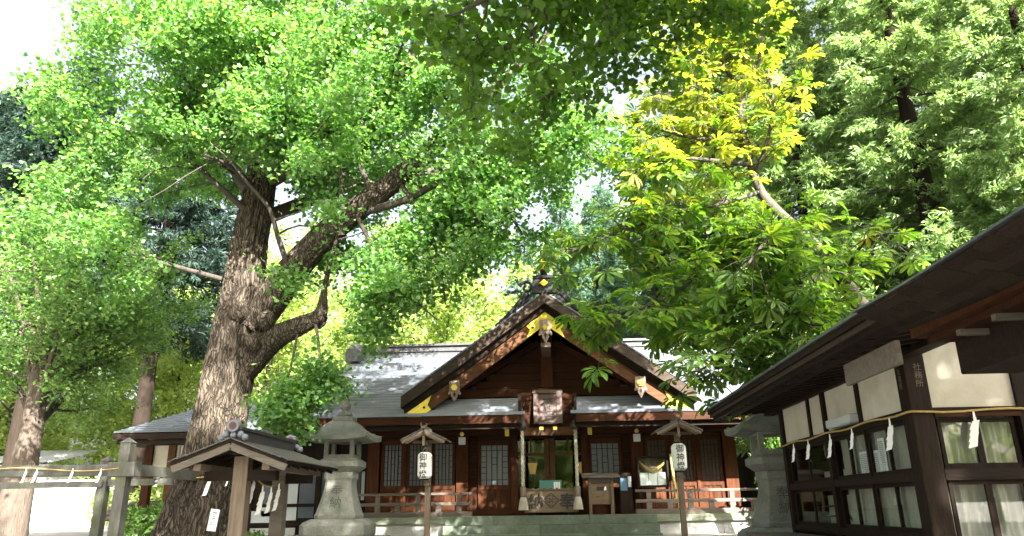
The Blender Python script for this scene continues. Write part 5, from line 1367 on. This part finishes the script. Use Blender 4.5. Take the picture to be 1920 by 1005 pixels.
# ------------------------------------------------------------------ generic broadleaf trees
def broadleaf(loc, label, h, trunk_r, crown, mat, tmpl, leaf, per, group=None, bark='bark_dark', trunk_pts=None, spread=.16, twigs=10, every=.35, bl=(.8, 1.8), n_side=12, name='broadleaf_tree', flat=.9):
    """crown: list of limb end points (local); limbs run from the trunk to each"""
    t = thing(name, loc, label, 'tree', group)
    b = np.array(loc); tpts = np.array(trunk_pts) if trunk_pts is not None else np.array([[0, 0, -.2], [.1, 0, h*.3], [-.1, .1, h*.6], [0, 0, h]])
    q, r = cr_spline(tpts+b, [trunk_r*1.25] + [trunk_r*(1-.93*i/(len(tpts)-1)) for i in range(1, len(tpts))], .2)
    mb = MB(); bark_tube(mb, q, r, n_side*2, .08, 8.0, loc[0])
    mb.build('trunk', bark, t, True)
    B = Branches(); lm = MB()
    for c in crown:
        c = np.array(c, float); zz = c[2]*.62; k = int(np.argmin(np.abs(q[:, 2]-(b[2]+min(zz, h*.95))))); s0 = q[k]
        mid = (s0+c+b)/2+np.array([0, 0, .25*abs(c[0])*.3]); pts, rr = cr_spline(np.array([s0, mid, c+b]), [r[k]*.45, r[k]*.28, .03], .3)
        bark_tube(lm, pts, rr, 7, .05, 5, c[0]); B.limb_side(pts, rr, .3, every, bl, .3, .15, twigs, (.3, .7))
    lm.build('limb', bark, t, True)
    B.twig_wood(.007, .2); B.wood.build('branches', bark, t, True)['kind'] = 'stuff'
    P, A, Nn, S = B.leaves(per, spread, leaf, flat)
    leaf_soup('crown', tmpl, P, A, Nn, S, mat, t)
    return t
# the leaning-looking trunk at the left edge
LB = atY(22, 960, 17.0)
crown = []
for px_, py_, Y in ((60, 440, 15.5), (150, 480, 15), (20, 520, 16), (200, 560, 16.5), (120, 600, 15.5), (40, 620, 17), (260, 520, 18), (-40, 460, 17), (180, 660, 18), (110, 430, 17), (250, 640, 19), (10, 700, 19), (300, 590, 19), (150, 720, 19.5)):
    c = atY(px_, py_, Y); crown.append(c-np.array([LB[0], 17.0, TER]))
broadleaf((float(LB[0]), 17.0, TER), 'leafy tree with a thick sunlit trunk at the left edge', 9.5, .33, crown, 'leaf_left', T_OVAL, (.07, .12), 30, bark='bark_light', name='leafy_tree')

# bright trees behind the hall: one mesh family, copied
def ell(n, rx, ry, z0, z1, seed):
    r_ = np.random.default_rng(seed); out = []
    for i in range(n):
        a = 2*math.pi*i*.618; u = (i+.5)/n; zz = z0+(z1-z0)*u; k = math.sin(math.pi*(.12+.8*u))
        out.append((rx*k*math.cos(a)*r_.uniform(.6, 1), ry*k*math.sin(a)*r_.uniform(.6, 1), zz))
    return out
lab_b = 'sunlit yellow green tree in the bright wood behind the hall'
t0 = broadleaf((-5.5, 36, TER), lab_b, 13, .25, ell(20, 4.2, 4.2, 3.0, 15.5, 1), 'leaf_bright', T_OVAL, (.16, .28), 20, 'bright trees behind the hall', every=.6, twigs=8, bl=(1.2, 2.6), spread=.3)
t1 = broadleaf((-10, 42, TER), lab_b, 11, .25, ell(18, 4.5, 4.0, 1.5, 12.5, 2), 'leaf_bright', T_OVAL, (.16, .28), 20, 'bright trees behind the hall', every=.6, twigs=8, bl=(1.2, 2.6), spread=.3)
index_children()
for src, x_, y_, s_, rz in ((t1, -1.5, 45, 1.05, 2), (t0, -15, 38, .9, 1), (t1, -21, 40, .95, 3), (t0, -26, 46, 1.1, 4.2), (t1, -17, 50, 1.2, .5), (t0, -32, 42, 1.0, 5), (t1, -9, 52, 1.3, 2.8), (t1, -37, 50, 1.2, 1.4), (t0, -22, 58, 1.4, 2.2), (t0, 3, 60, 1.45, 3.9)):
    c = copy_tree(src); c.location = (x_, y_, TER); c.rotation_euler = (0, 0, rz); c.scale = (s_, s_, s_)

# ------------------------------------------------------------------ cedars
def spray_template(seed, nf=14, L=1.0, w=.05):
    r_ = np.random.default_rng(seed); V, Fc = [], []
    for i in range(nf):
        t = i/(nf-1); base = np.array([0, t*.62*L, -.10*t*t*L]); sd = 1 if i % 2 else -1
        ang = (1-t)*1.1*sd + r_.normal()*.2; ln = (.34+.16*math.sin(math.pi*min(t+.2, 1)))*L*r_.uniform(.75, 1.2)
        d = np.array([math.sin(ang), math.cos(ang), r_.normal()*.3-.12]); d /= np.linalg.norm(d)
        s_ = np.cross(d, [0, 0, 1]); s_ /= np.linalg.norm(s_); m_ = base+d*ln*.5+np.array([0, 0, .03]); e = base+d*ln+np.array([0, 0, -.05*L])
        tw = r_.normal()*.5; s_ = s_*math.cos(tw)+np.cross(d, s_)*math.sin(tw); o = len(V)
        V += [base, m_-s_*w, e, m_+s_*w]; Fc.append((o, o+1, o+2, o+3))
    return np.array(V), np.array(Fc)
SPR = [spray_template(i) for i in range(4)]
def cedar_parts(name, h, rad, z0, n_br, per, spray, mat, seed, upper=.25, bark='bark_cedar', tr=.32):
    r_ = np.random.default_rng(seed); wood = MB(); pts = []; dirs = []
    for i in range(n_br):
        u = (i+r_.random())/n_br; z = z0+(h-z0)*u; a = i*2.399+r_.normal()*.4; R_ = rad*((1-u)**.75*.9+.1)*r_.uniform(.65, 1.15)
        d = np.array([math.cos(a), math.sin(a), 0]); n = 7; q = []
        for k in range(n+1):
            t = k/n; q.append(d*R_*t+np.array([0, 0, z+R_*(.10*t-.28*t*t+.22*t**4)]))
        wood.tube([tuple(x) for x in q[:-1]], [.05*(1-u*.6)*(1-.8*k/n)+.008 for k in range(n)], 4, False)
        m_ = max(4, int(per*R_/rad))
        for k in range(m_):
            t = r_.uniform(.18, 1.0)**.8; j = min(int(t*n), n-1); b = q[j]+(q[j+1]-q[j])*(t*n-j)
            side = np.array([-d[1], d[0], 0]); wid = .30*R_*(1.1-t)
            p = b+side*r_.normal()*wid*.8+np.array([0, 0, r_.normal()*.16-.05]); pts.append(p); dirs.append(unitv(d*.8+side*r_.normal()*.6+np.array([0, 0, r_.normal()*.3-.25])))
    pts = np.array(pts); dirs = np.array(dirs); Vs, Fs, off_ = [], [], 0
    kk = r_.integers(0, 4, len(pts))
    for v in range(4):
        mk = kk == v
        Nn = unitv(r_.normal(size=(mk.sum(), 3))*.8+np.array([0, -.35, .8]))
        V, Fq = scatter(SPR[v][0], SPR[v][1], pts[mk], dirs[mk], Nn, r_.uniform(spray[0], spray[1], mk.sum())); Vs.append(V); Fs.append(Fq+off_); off_ += len(V)
    cm = big_mesh(name+'_crown', np.vstack(Vs), np.vstack(Fs), mat)
    tk = MB(); q, rr = cr_spline(np.array([[0, 0, -.3], [.05, 0, h*.3], [-.05, .04, h*.6], [0, 0, h]]), [tr*1.2, tr, tr*.6, .03], .5); bark_tube(tk, q, rr, 14, .07, 9, seed)
    return cm, tk.mesh(name+'_trunk', bark, True), wood.mesh(name+'_branches', 'bark_dark')
def cedar(parts, loc, rz, s, label, group, name='cedar_tree'):
    t = thing(name, loc, label, 'tree', group); t.rotation_euler = (0, 0, rz); t.scale = (s, s, s)
    for n_, me in zip(('crown', 'trunk', 'branches'), parts):
        o = link(n_, me, t)
        if n_ != 'trunk': o['kind'] = 'stuff'
    return t
CA = cedar_parts('cedar_a', 24, 4.2, 3.0, 160, 120, (.36, .62), 'leaf_cedar', 11)
CB = cedar_parts('cedar_b', 21, 3.8, 2.5, 145, 120, (.36, .62), 'leaf_cedar', 12)
CC = cedar_parts('cedar_c', 24, 3.8, 3.0, 130, 90, (.45, .75), 'leaf_cedar_blue', 13)
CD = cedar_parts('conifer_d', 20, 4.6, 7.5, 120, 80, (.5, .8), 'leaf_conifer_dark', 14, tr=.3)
for i, (P_, x_, y_, s_) in enumerate(((CA, 11.0, 20.5, .95), (CB, 15.2, 22, 1.05), (CB, 8.6, 23.5, 1.0), (CA, 13.2, 27, 1.1), (CA, 19, 25, 1.1), (CB, 10.5, 31, 1.2), (CA, 22, 31, 1.2), (CB, 16.5, 34, 1.25), (CA, 8.0, 33, 1.1), (CB, 12.5, 17.3, .8), (CA, 27, 34, 1.2), (CB, 24, 26, 1.0))):
    cedar(P_, (x_, y_, TER), i*1.3, s_, 'tall green cedar in the dense stand behind the office roof', 'cedars behind the office')
for i, (x_, y_, s_) in enumerate(((2.6, 39, .72), (5.4, 36, .78), (-1.6, 43, .72), (7.5, 42, .9), (0.8, 48, .9), (4, 52, 1.0))):
    cedar(CC, (x_, y_, TER), i*2.1, s_, 'blue green cedar seen above the gable of the hall', 'blue green cedars behind the gable')
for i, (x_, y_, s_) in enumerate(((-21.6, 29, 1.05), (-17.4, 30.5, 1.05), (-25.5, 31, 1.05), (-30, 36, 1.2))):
    cedar(CD, (x_, y_, TER), i*1.7, s_, 'dark conifer standing behind the left trunk', 'dark conifers at the left')

# ------------------------------------------------------------------ horse chestnut
PV, PF = palmate()
def palm_mesh(name, mat):
    me = bpy.data.meshes.new(name); me.from_pydata([tuple(v) for v in PV], [], [tuple(dict.fromkeys(f)) for f in PF]); me.materials.append(MATS[mat]); me.update(); return me
PM = {'leaf_chestnut': palm_mesh('palmate_leaf', 'leaf_chestnut'), 'leaf_golden': palm_mesh('palmate_leaf_golden', 'leaf_golden')}
cb = atY(1640, 620, 13.2)
ct = thing('horse_chestnut', (float(cb[0])+.6, 13.4, TER), 'horse chestnut with large palmate leaves golden at the top', 'tree')
cp = np.vstack([[[cb[0]+.6, 13.4, TER-.2], [cb[0]+.35, 13.35, 2.6]], pxl([(1640, 620, 13.2), (1600, 555, 13.0), (1530, 465, 12.9), (1455, 395, 12.8), (1420, 345, 12.8), (1392, 240, 12.8), (1380, 130, 12.8), (1366, 40, 12.8), (1360, -60, 12.8)])])
q, r = cr_spline(cp, [.2, .17, .15, .14, .12, .1, .08, .06, .045, .03, .015], .15)
mb = MB(); bark_tube(mb, q, r, 14, .06, 7, 2.0); mb.build('trunk', 'bark_dark', ct, True)
cl = {
 'a': pxl([(1425, 360, 12.8), (1340, 385, 12.3), (1240, 405, 11.9), (1150, 440, 11.6), (1070, 475, 11.4)]),
 'b': pxl([(1460, 400, 12.8), (1370, 480, 12.2), (1270, 545, 11.8), (1180, 590, 11.5), (1125, 625, 11.3)]),
 'c': pxl([(1540, 480, 12.9), (1450, 570, 12.2), (1380, 640, 11.7), (1320, 690, 11.4), (1275, 705, 11.2)]),
 'd': pxl([(1410, 310, 12.8), (1330, 300, 12.4), (1250, 300, 12.1), (1180, 330, 11.9)]),
 'e': pxl([(1393, 240, 12.8), (1330, 200, 12.5), (1270, 170, 12.3), (1215, 180, 12.2)]),
 'f': pxl([(1480, 420, 12.8), (1450, 440, 12.0), (1420, 470, 11.3), (1400, 500, 10.8)]),
 'g': pxl([(1560, 500, 12.9), (1520, 470, 12.2), (1500, 490, 11.6), (1530, 530, 11.2)]),
 'h': pxl([(1600, 555, 13.0), (1520, 590, 12.3), (1450, 650, 11.9), (1400, 690, 11.8)]),
 'i': pxl([(1384, 160, 12.8), (1350, 110, 12.6), (1330, 60, 12.5), (1320, 20, 12.5)]),
 'j': pxl([(1388, 200, 12.8), (1420, 130, 12.6), (1425, 70, 12.5), (1410, 30, 12.5)]),
 'k': pxl([(1440, 380, 12.8), (1350, 430, 12.6), (1260, 470, 12.6), (1190, 510, 12.6)]),
 'l': pxl([(1500, 440, 12.9), (1400, 540, 12.8), (1320, 600, 12.7), (1240, 640, 12.6)]),
 'm': pxl([(1400, 280, 12.8), (1340, 250, 13.2), (1280, 250, 13.4), (1230, 260, 13.5)]),
 'n': pxl([(1590, 545, 13.0), (1600, 480, 12.4), (1640, 440, 12.0), (1660, 450, 11.7)]),
 'P': pxl([(1386, 190, 12.8), (1310, 150, 12.7), (1250, 110, 12.6), (1230, 90, 12.6)]),
 'Q': pxl([(1395, 260, 12.8), (1310, 260, 12.6), (1230, 240, 12.5), (1190, 230, 12.4)]),
 'R': pxl([(1380, 140, 12.8), (1400, 60, 12.6), (1380, 0, 12.5), (1390, -30, 12.5)]),
 'S': pxl([(1382, 160, 12.8), (1330, 90, 13.0), (1290, 60, 13.1), (1280, 40, 13.2)]),
 'T': pxl([(1415, 330, 12.8), (1440, 260, 12.4), (1450, 190, 12.2), (1440, 130, 12.1)]),
 'o': pxl([(1560, 510, 13.0), (1480, 540, 12.0), (1500, 600, 11.4), (1545, 610, 11.2)]),
}
lw = MB(); LP, LA, LN, LS, LG = [], [], [], [], []
for k, v in cl.items():
    qq, rr = cr_spline(v, [.045, .035, .028, .02, .012][:len(v)], .2); bark_tube(lw, qq, rr, 6, .0)
    n = len(qq); ntw = int(n*(3.4 if k not in 'gno' else 2.2))
    for j in range(ntw):
        t = rng.uniform(.12, 1.0); i = min(int(t*(n-1)), n-2); b = qq[i]; ax_ = unitv(qq[i+1]-qq[i])
        d = unitv(ax_*.6+rng.normal(size=3)*np.array([.8, .8, .35])+np.array([0, 0, .05])); ln = rng.uniform(.2, .75); e = b+d*ln
        lw.tube([tuple(b), tuple((b+e)/2+np.array([0, 0, .03])), tuple(e)], [.012, .009, .006], 4, False)
        for m_ in range(rng.integers(2, 5)):
            a = unitv(d*.5+rng.normal(size=3)*np.array([.9, .9, .3])); pl_ = rng.uniform(.08, .22); p = e+a*pl_
            lw.tube([tuple(e), tuple(p)], [.004, .003], 3, False)
            LP.append(p); LA.append(unitv(a+np.array([0, 0, -.35]))); LN.append(unitv(rng.normal(size=3)*.28+np.array([0, 0, 1.0]))); LS.append(rng.uniform(.21, .36)*(.85 if p[2] > 7.4 else 1.0))
            LG.append(1 if (p[2] > 7.0+rng.normal()*.7 and rng.random() < .8) else 0)  # most leaves above a ragged height take the golden colour
lw.build('limb', 'bark_dark', ct, True)
LP = np.array(LP); LA = np.array(LA); LN = np.array(LN); LS = np.array(LS); LG = np.array(LG)
dist = np.linalg.norm(LP-CAMP, axis=1); order = np.argsort(-(LS/dist))
big = np.zeros(len(LP), bool); big[order[:300]] = True
rl = np.array(root_loc(ct))
for i in np.where(big)[0]:
    A_ = unitv(LA[i]); S_ = unitv(np.cross(A_, LN[i])); N_ = np.cross(S_, A_)
    o = bpy.data.objects.new('leaf', PM['leaf_golden' if LG[i] else 'leaf_chestnut']); COL.objects.link(o); o.parent = ct
    M = Matrix.Identity(4)
    for k in range(3): M[k][0], M[k][1], M[k][2], M[k][3] = S_[k]*LS[i], A_[k]*LS[i], N_[k]*LS[i], LP[i][k]-rl[k]
    o.matrix_local = M
PFq = np.array([f for f in PF if len(set(f)) == 4]); PFt = [tuple(dict.fromkeys(f)) for f in PF if len(set(f)) == 3]
PFq = np.vstack([PFq] + [np.array([(f[0], f[1], f[2], f[2])]) for f in PFt]) if False else PFq
for g, mt_ in ((0, 'leaf_chestnut'), (1, 'leaf_golden')):
    mk = (~big) & (LG == g)
    if mk.any(): leaf_soup('crown', (PV, PFq), LP[mk], LA[mk], LN[mk], LS[mk], mt_, ct)

# ------------------------------------------------------------------ katsura reaching in overhead, rooted behind the viewer
kt = thing('katsura_tree', (7.6, -2.6, 0), 'round-leaved branches reaching in overhead at the top of the view', 'tree')
kp, kr = cr_spline(np.array([[7.6, -2.6, -.2], [7.5, -2.5, 3.5], [7.2, -2.2, 7.5], [7.0, -2.0, 11.5]]), [.4, .33, .25, .08], .25)
mb = MB(); bark_tube(mb, kp, kr, 20, .07, 8, 4); mb.build('trunk', 'bark_dark', kt, True)
kl = {
 'a': np.vstack([[[7.4, -2.4, 4.6], [5.2, 1.2, 6.2]], pxl([(1300, -160, 6.2), (1120, -60, 6.6), (1000, 60, 6.7), (900, 100, 6.6), (840, 60, 6.5)])]),
 'b': np.vstack([[[7.4, -2.4, 5.0], [5.6, 1.6, 6.4]], pxl([(1420, -120, 7.0), (1330, 20, 7.4), (1250, 30, 7.5), (1180, 60, 7.6)])]),
 'c': np.vstack([[[5.2, 1.2, 6.2]], pxl([(1250, -120, 7.6), (1160, 40, 7.9), (1060, 150, 8.0), (1010, 190, 8.0)])]),
 'd': np.vstack([[[5.2, 1.2, 6.2]], pxl([(1100, -180, 5.6), (960, -40, 5.7), (870, 20, 5.7)])]),
}
B = Branches(); lm = MB()
def keepk(e):
    p = e-CAMP; return e[2]-EYE > .62*max(e[1], 0.1) or e[1] > 7.0
for k, v in kl.items():
    qq, rr = cr_spline(v, [.13, .09] + [.06-.045*i/(len(v)-3) for i in range(len(v)-2)], .25); bark_tube(lm, qq, rr, 7, .0)
    B.limb_side(qq, rr, .55, .17, (.35, .9), .5, .0, 9, (.2, .45))
lm.build('limb', 'bark_dark', kt, True); B.twig_wood(.004, .6); B.wood.build('branches', 'bark_dark', kt, True)['kind'] = 'stuff'
P, A, Nn, S = B.leaves(12, .085, (.055, .10), .8, .8)
dist = np.linalg.norm(P-CAMP, axis=1); v = P-CAMP; zc = v@fwd; xx = np.abs((v@cright)/zc*F); yy_ = np.abs((v@cup)/zc*F)
vis = (zc > 0) & (xx < 960) & (yy_ < 502); score = np.where(vis, S/dist, 0); order = np.argsort(-score); big = np.zeros(len(P), bool); big[order[:300]] = True
me = bpy.data.meshes.new('round_leaf'); me.from_pydata([tuple(x) for x in T_ROUND[0]], [], [tuple(f) for f in T_ROUND[1]]); me.materials.append(MATS['leaf_katsura']); me.update()
rl = np.array(root_loc(kt))
for i in np.where(big)[0]:
    A_ = unitv(A[i]); S_ = unitv(np.cross(A_, Nn[i])); N_ = np.cross(S_, A_)
    o = bpy.data.objects.new('leaf', me); COL.objects.link(o); o.parent = kt; M = Matrix.Identity(4)
    for k in range(3): M[k][0], M[k][1], M[k][2], M[k][3] = S_[k]*S[i], A_[k]*S[i], N_[k]*S[i], P[i][k]-rl[k]
    o.matrix_local = M
leaf_soup('crown', T_ROUND, P[~big], A[~big], Nn[~big], S[~big], 'leaf_katsura', kt)
# upper crown of the same tree and its neighbours: they throw the dappled shade on hall and office
lab_s = 'tall leafy tree behind the viewer shading the hall'
def shade_tree(loc, seed, h, rx, n):
    return broadleaf(loc, lab_s, h*.8, .3, ell(n, rx, rx, h*.45, h, seed), 'leaf_katsura', T_OVAL, (.15, .26), 18, 'shade trees behind the viewer', every=.8, twigs=7, bl=(1.0, 2.4), spread=.25, name='shade_tree')
s0 = shade_tree((9.5, -1.5, 0), 21, 15.5, 3.9, 16)
index_children()
for x_, y_, s_, rz in ((1.3, -1.6, 1.0, 2.6), (4.2, -1.2, 1.06, 5.3), (-3.0, -2.4, .9, .6), (13.5, -7, 1.05, 2.0), (5.6, -7.0, .98, 4.0), (9.0, -13.5, 1.2, 5.0)):
    c = copy_tree(s0); c.location = (x_, y_, 0); c.rotation_euler = (0, 0, rz); c.scale = (s_,)*3

index_children()
for i in range(15):  # ring of unseen trees, added to darken reflections and ambient light
    a = math.pi*(1.02+.96*i/14); R_ = 44+9*((i*7) % 3)
    c = copy_tree((t0, t1)[i % 2]); c.location = (R_*math.cos(a), R_*math.sin(a)-2, 0); c.rotation_euler = (0, 0, i*1.1); s_ = 1.0+.12*((i*5) % 3); c.scale = (s_,)*3
    tag(c, 'unseen tree added behind the viewer to darken reflections and ambient light', 'tree', 'added trees behind the viewer')
# ------------------------------------------------------------------ shrubs
def shrub(loc, r_, h, n, label, mat='leaf_shrub', group=None, leaf=(.08, .14)):
    t = thing('shrub', loc, label, 'shrub', group); b = np.array(loc); w = MB(); P = []
    for k in range(14):
        a = rng.uniform(0, 6.28); e = b+np.array([r_*.8*math.cos(a)*rng.random(), r_*.8*math.sin(a)*rng.random(), h*rng.uniform(.6, 1)])
        w.tube([tuple(b+np.array([.05*math.cos(a), .05*math.sin(a), -.05])), tuple((b+e)/2), tuple(e)], [.015, .01, .004], 4, False)
    w.build('stems', 'bark_dark', t)
    d = unitv(rnd(n)); rad = rng.uniform(.45, 1.0, (n, 1))**.6; P = b+np.array([0, 0, h*.55])+d*rad*np.array([r_, r_, h*.5])*(1+.25*np.sin(d[:, :1]*5+d[:, 1:2]*4))
    leaf_soup('foliage', T_OVAL, P, unitv(rnd(n)), unitv(rnd(n)*.6+np.array([0, 0, 1])), rng.uniform(*leaf, n), mat, t)
q = atY(280, 990, 17); shrub((float(q[0]), 17, TER), .75, .75, 1700, 'low dark green shrub at the foot of the ginkgo', leaf=(.06, .11))
for i, (px_, Y, r_, h) in enumerate(((250, 31, 1.6, 1.7), (290, 33, 2.0, 2.4), (330, 31, 1.6, 1.8), (225, 35, 2.0, 2.6), (380, 34, 2.0, 2.4))):
    q = atY(px_, 960, Y); shrub((float(q[0]), Y, TER), r_, h, 1600, 'sunlit shrub behind the pavilion posts', 'leaf_bright', 'shrubs behind the pavilion', (.14, .24))
for i, (x_, y_, r_, h) in enumerate(((6.6, 14.8, 1.1, 2.6), (5.6, 16.6, .9, 2.2), (7.6, 17.0, 1.4, 3.4), (6.9, 20.5, 1.5, 3.2))):
    shrub((x_, y_, TER), r_, h, 2200, 'green shrub between the right stone lantern and the office', 'leaf_shrub', 'shrubs beside the hall', (.08, .15))
q = atY(430, 1000, 13.2); shrub((-5.35, 13.4, TER), .4, .25, 300, 'tuft of green leaves at the right foot of the ginkgo trunk', leaf=(.06, .1))

ORD = ['first', 'second', 'third', 'fourth', 'fifth', 'sixth', 'seventh', 'eighth', 'ninth', 'tenth', 'eleventh', 'twelfth', 'thirteenth', 'fourteenth']
def number(group, fmt):
    g = [o for o in COL.objects if o.get('group') == group and o.parent is None]
    g.sort(key=lambda o: (o.location.x+.05*o.location.y)/max(o.location.y, 1))
    for i, o in enumerate(g): o['label'] = fmt % ORD[i]
number('cedars behind the office', 'tall pale green cedar, %s from the left in the stand behind the office')
number('blue green cedars behind the gable', 'blue green cedar, %s from the left above the hall gable')
number('dark conifers at the left', 'dark conifer, %s from the left behind the white hoarding')
number('bright trees behind the hall', 'sunlit yellow green tree, %s from the left in the wood behind the hall')
number('shrubs behind the pavilion', 'sunlit shrub, %s from the left behind the pavilion posts')
number('shrubs beside the hall', 'green shrub, %s from the left between the right stone lantern and the hall corner')
number('log pile', 'cut log, %s from the left in the pile behind the pavilion')
# rope and streamer round the ginkgo trunk, notice board on it
zr_ = float(atY(385, 893, 13.35)[2]); kk = int(np.argmin(np.abs(tp[:, 2]-zr_))); cx_, cy_ = tp[kk][0], tp[kk][1]; rr_ = trd[kk]*1.10
tag(MB().tube([(cx_+rr_*math.cos(a), cy_+rr_*math.sin(a), zr_-.02*math.sin(3*a)) for a in np.linspace(0, 2*math.pi, 40)], .012, 5, False).build('straw_rope', 'straw', None), 'thin sacred rope tied round the ginkgo trunk', 'rope')
p = atY(393, 893, cy_-rr_-.02); shide((float(p[0]), cy_-rr_*.97-.03, zr_), 0, 'white zigzag streamer on the front of the ginkgo trunk', 'streamers on the ginkgo', 1, 1.0)
p = atY(434, 893, cy_-rr_*.4); shide((float(p[0]), cy_-rr_*.62, zr_), .5, 'small white streamer on the right side of the ginkgo trunk', 'streamers on the ginkgo', 0, .5)
c = atY(404, 975, 13.28)
sg = thing('tree_notice', (float(c[0]), 13.2, float(c[2])), 'small white text board tied to the ginkgo trunk', 'sign')
c = np.array([c[0], 13.2, c[2]])
Rt = Matrix.Rotation(math.radians(7), 3, 'Y')
MB().cbox(tuple(c), (.155, .025, .36), Rt).build('board', 'sign_white', sg)
ln = MB()
for z_, w_, h_ in ((.12, .08, .022), (.06, .04, .014), (.03, .05, .02), (-.015, .10, .01), (-.045, .10, .012), (-.075, .10, .01), (-.11, .02, .01)):
    ln.cbox(tuple(Vector(c)+Rt @ Vector((0.004, -.0145, z_))), (w_, .002, h_), Rt)
ln.build('lettering', 'ink_faint', sg)
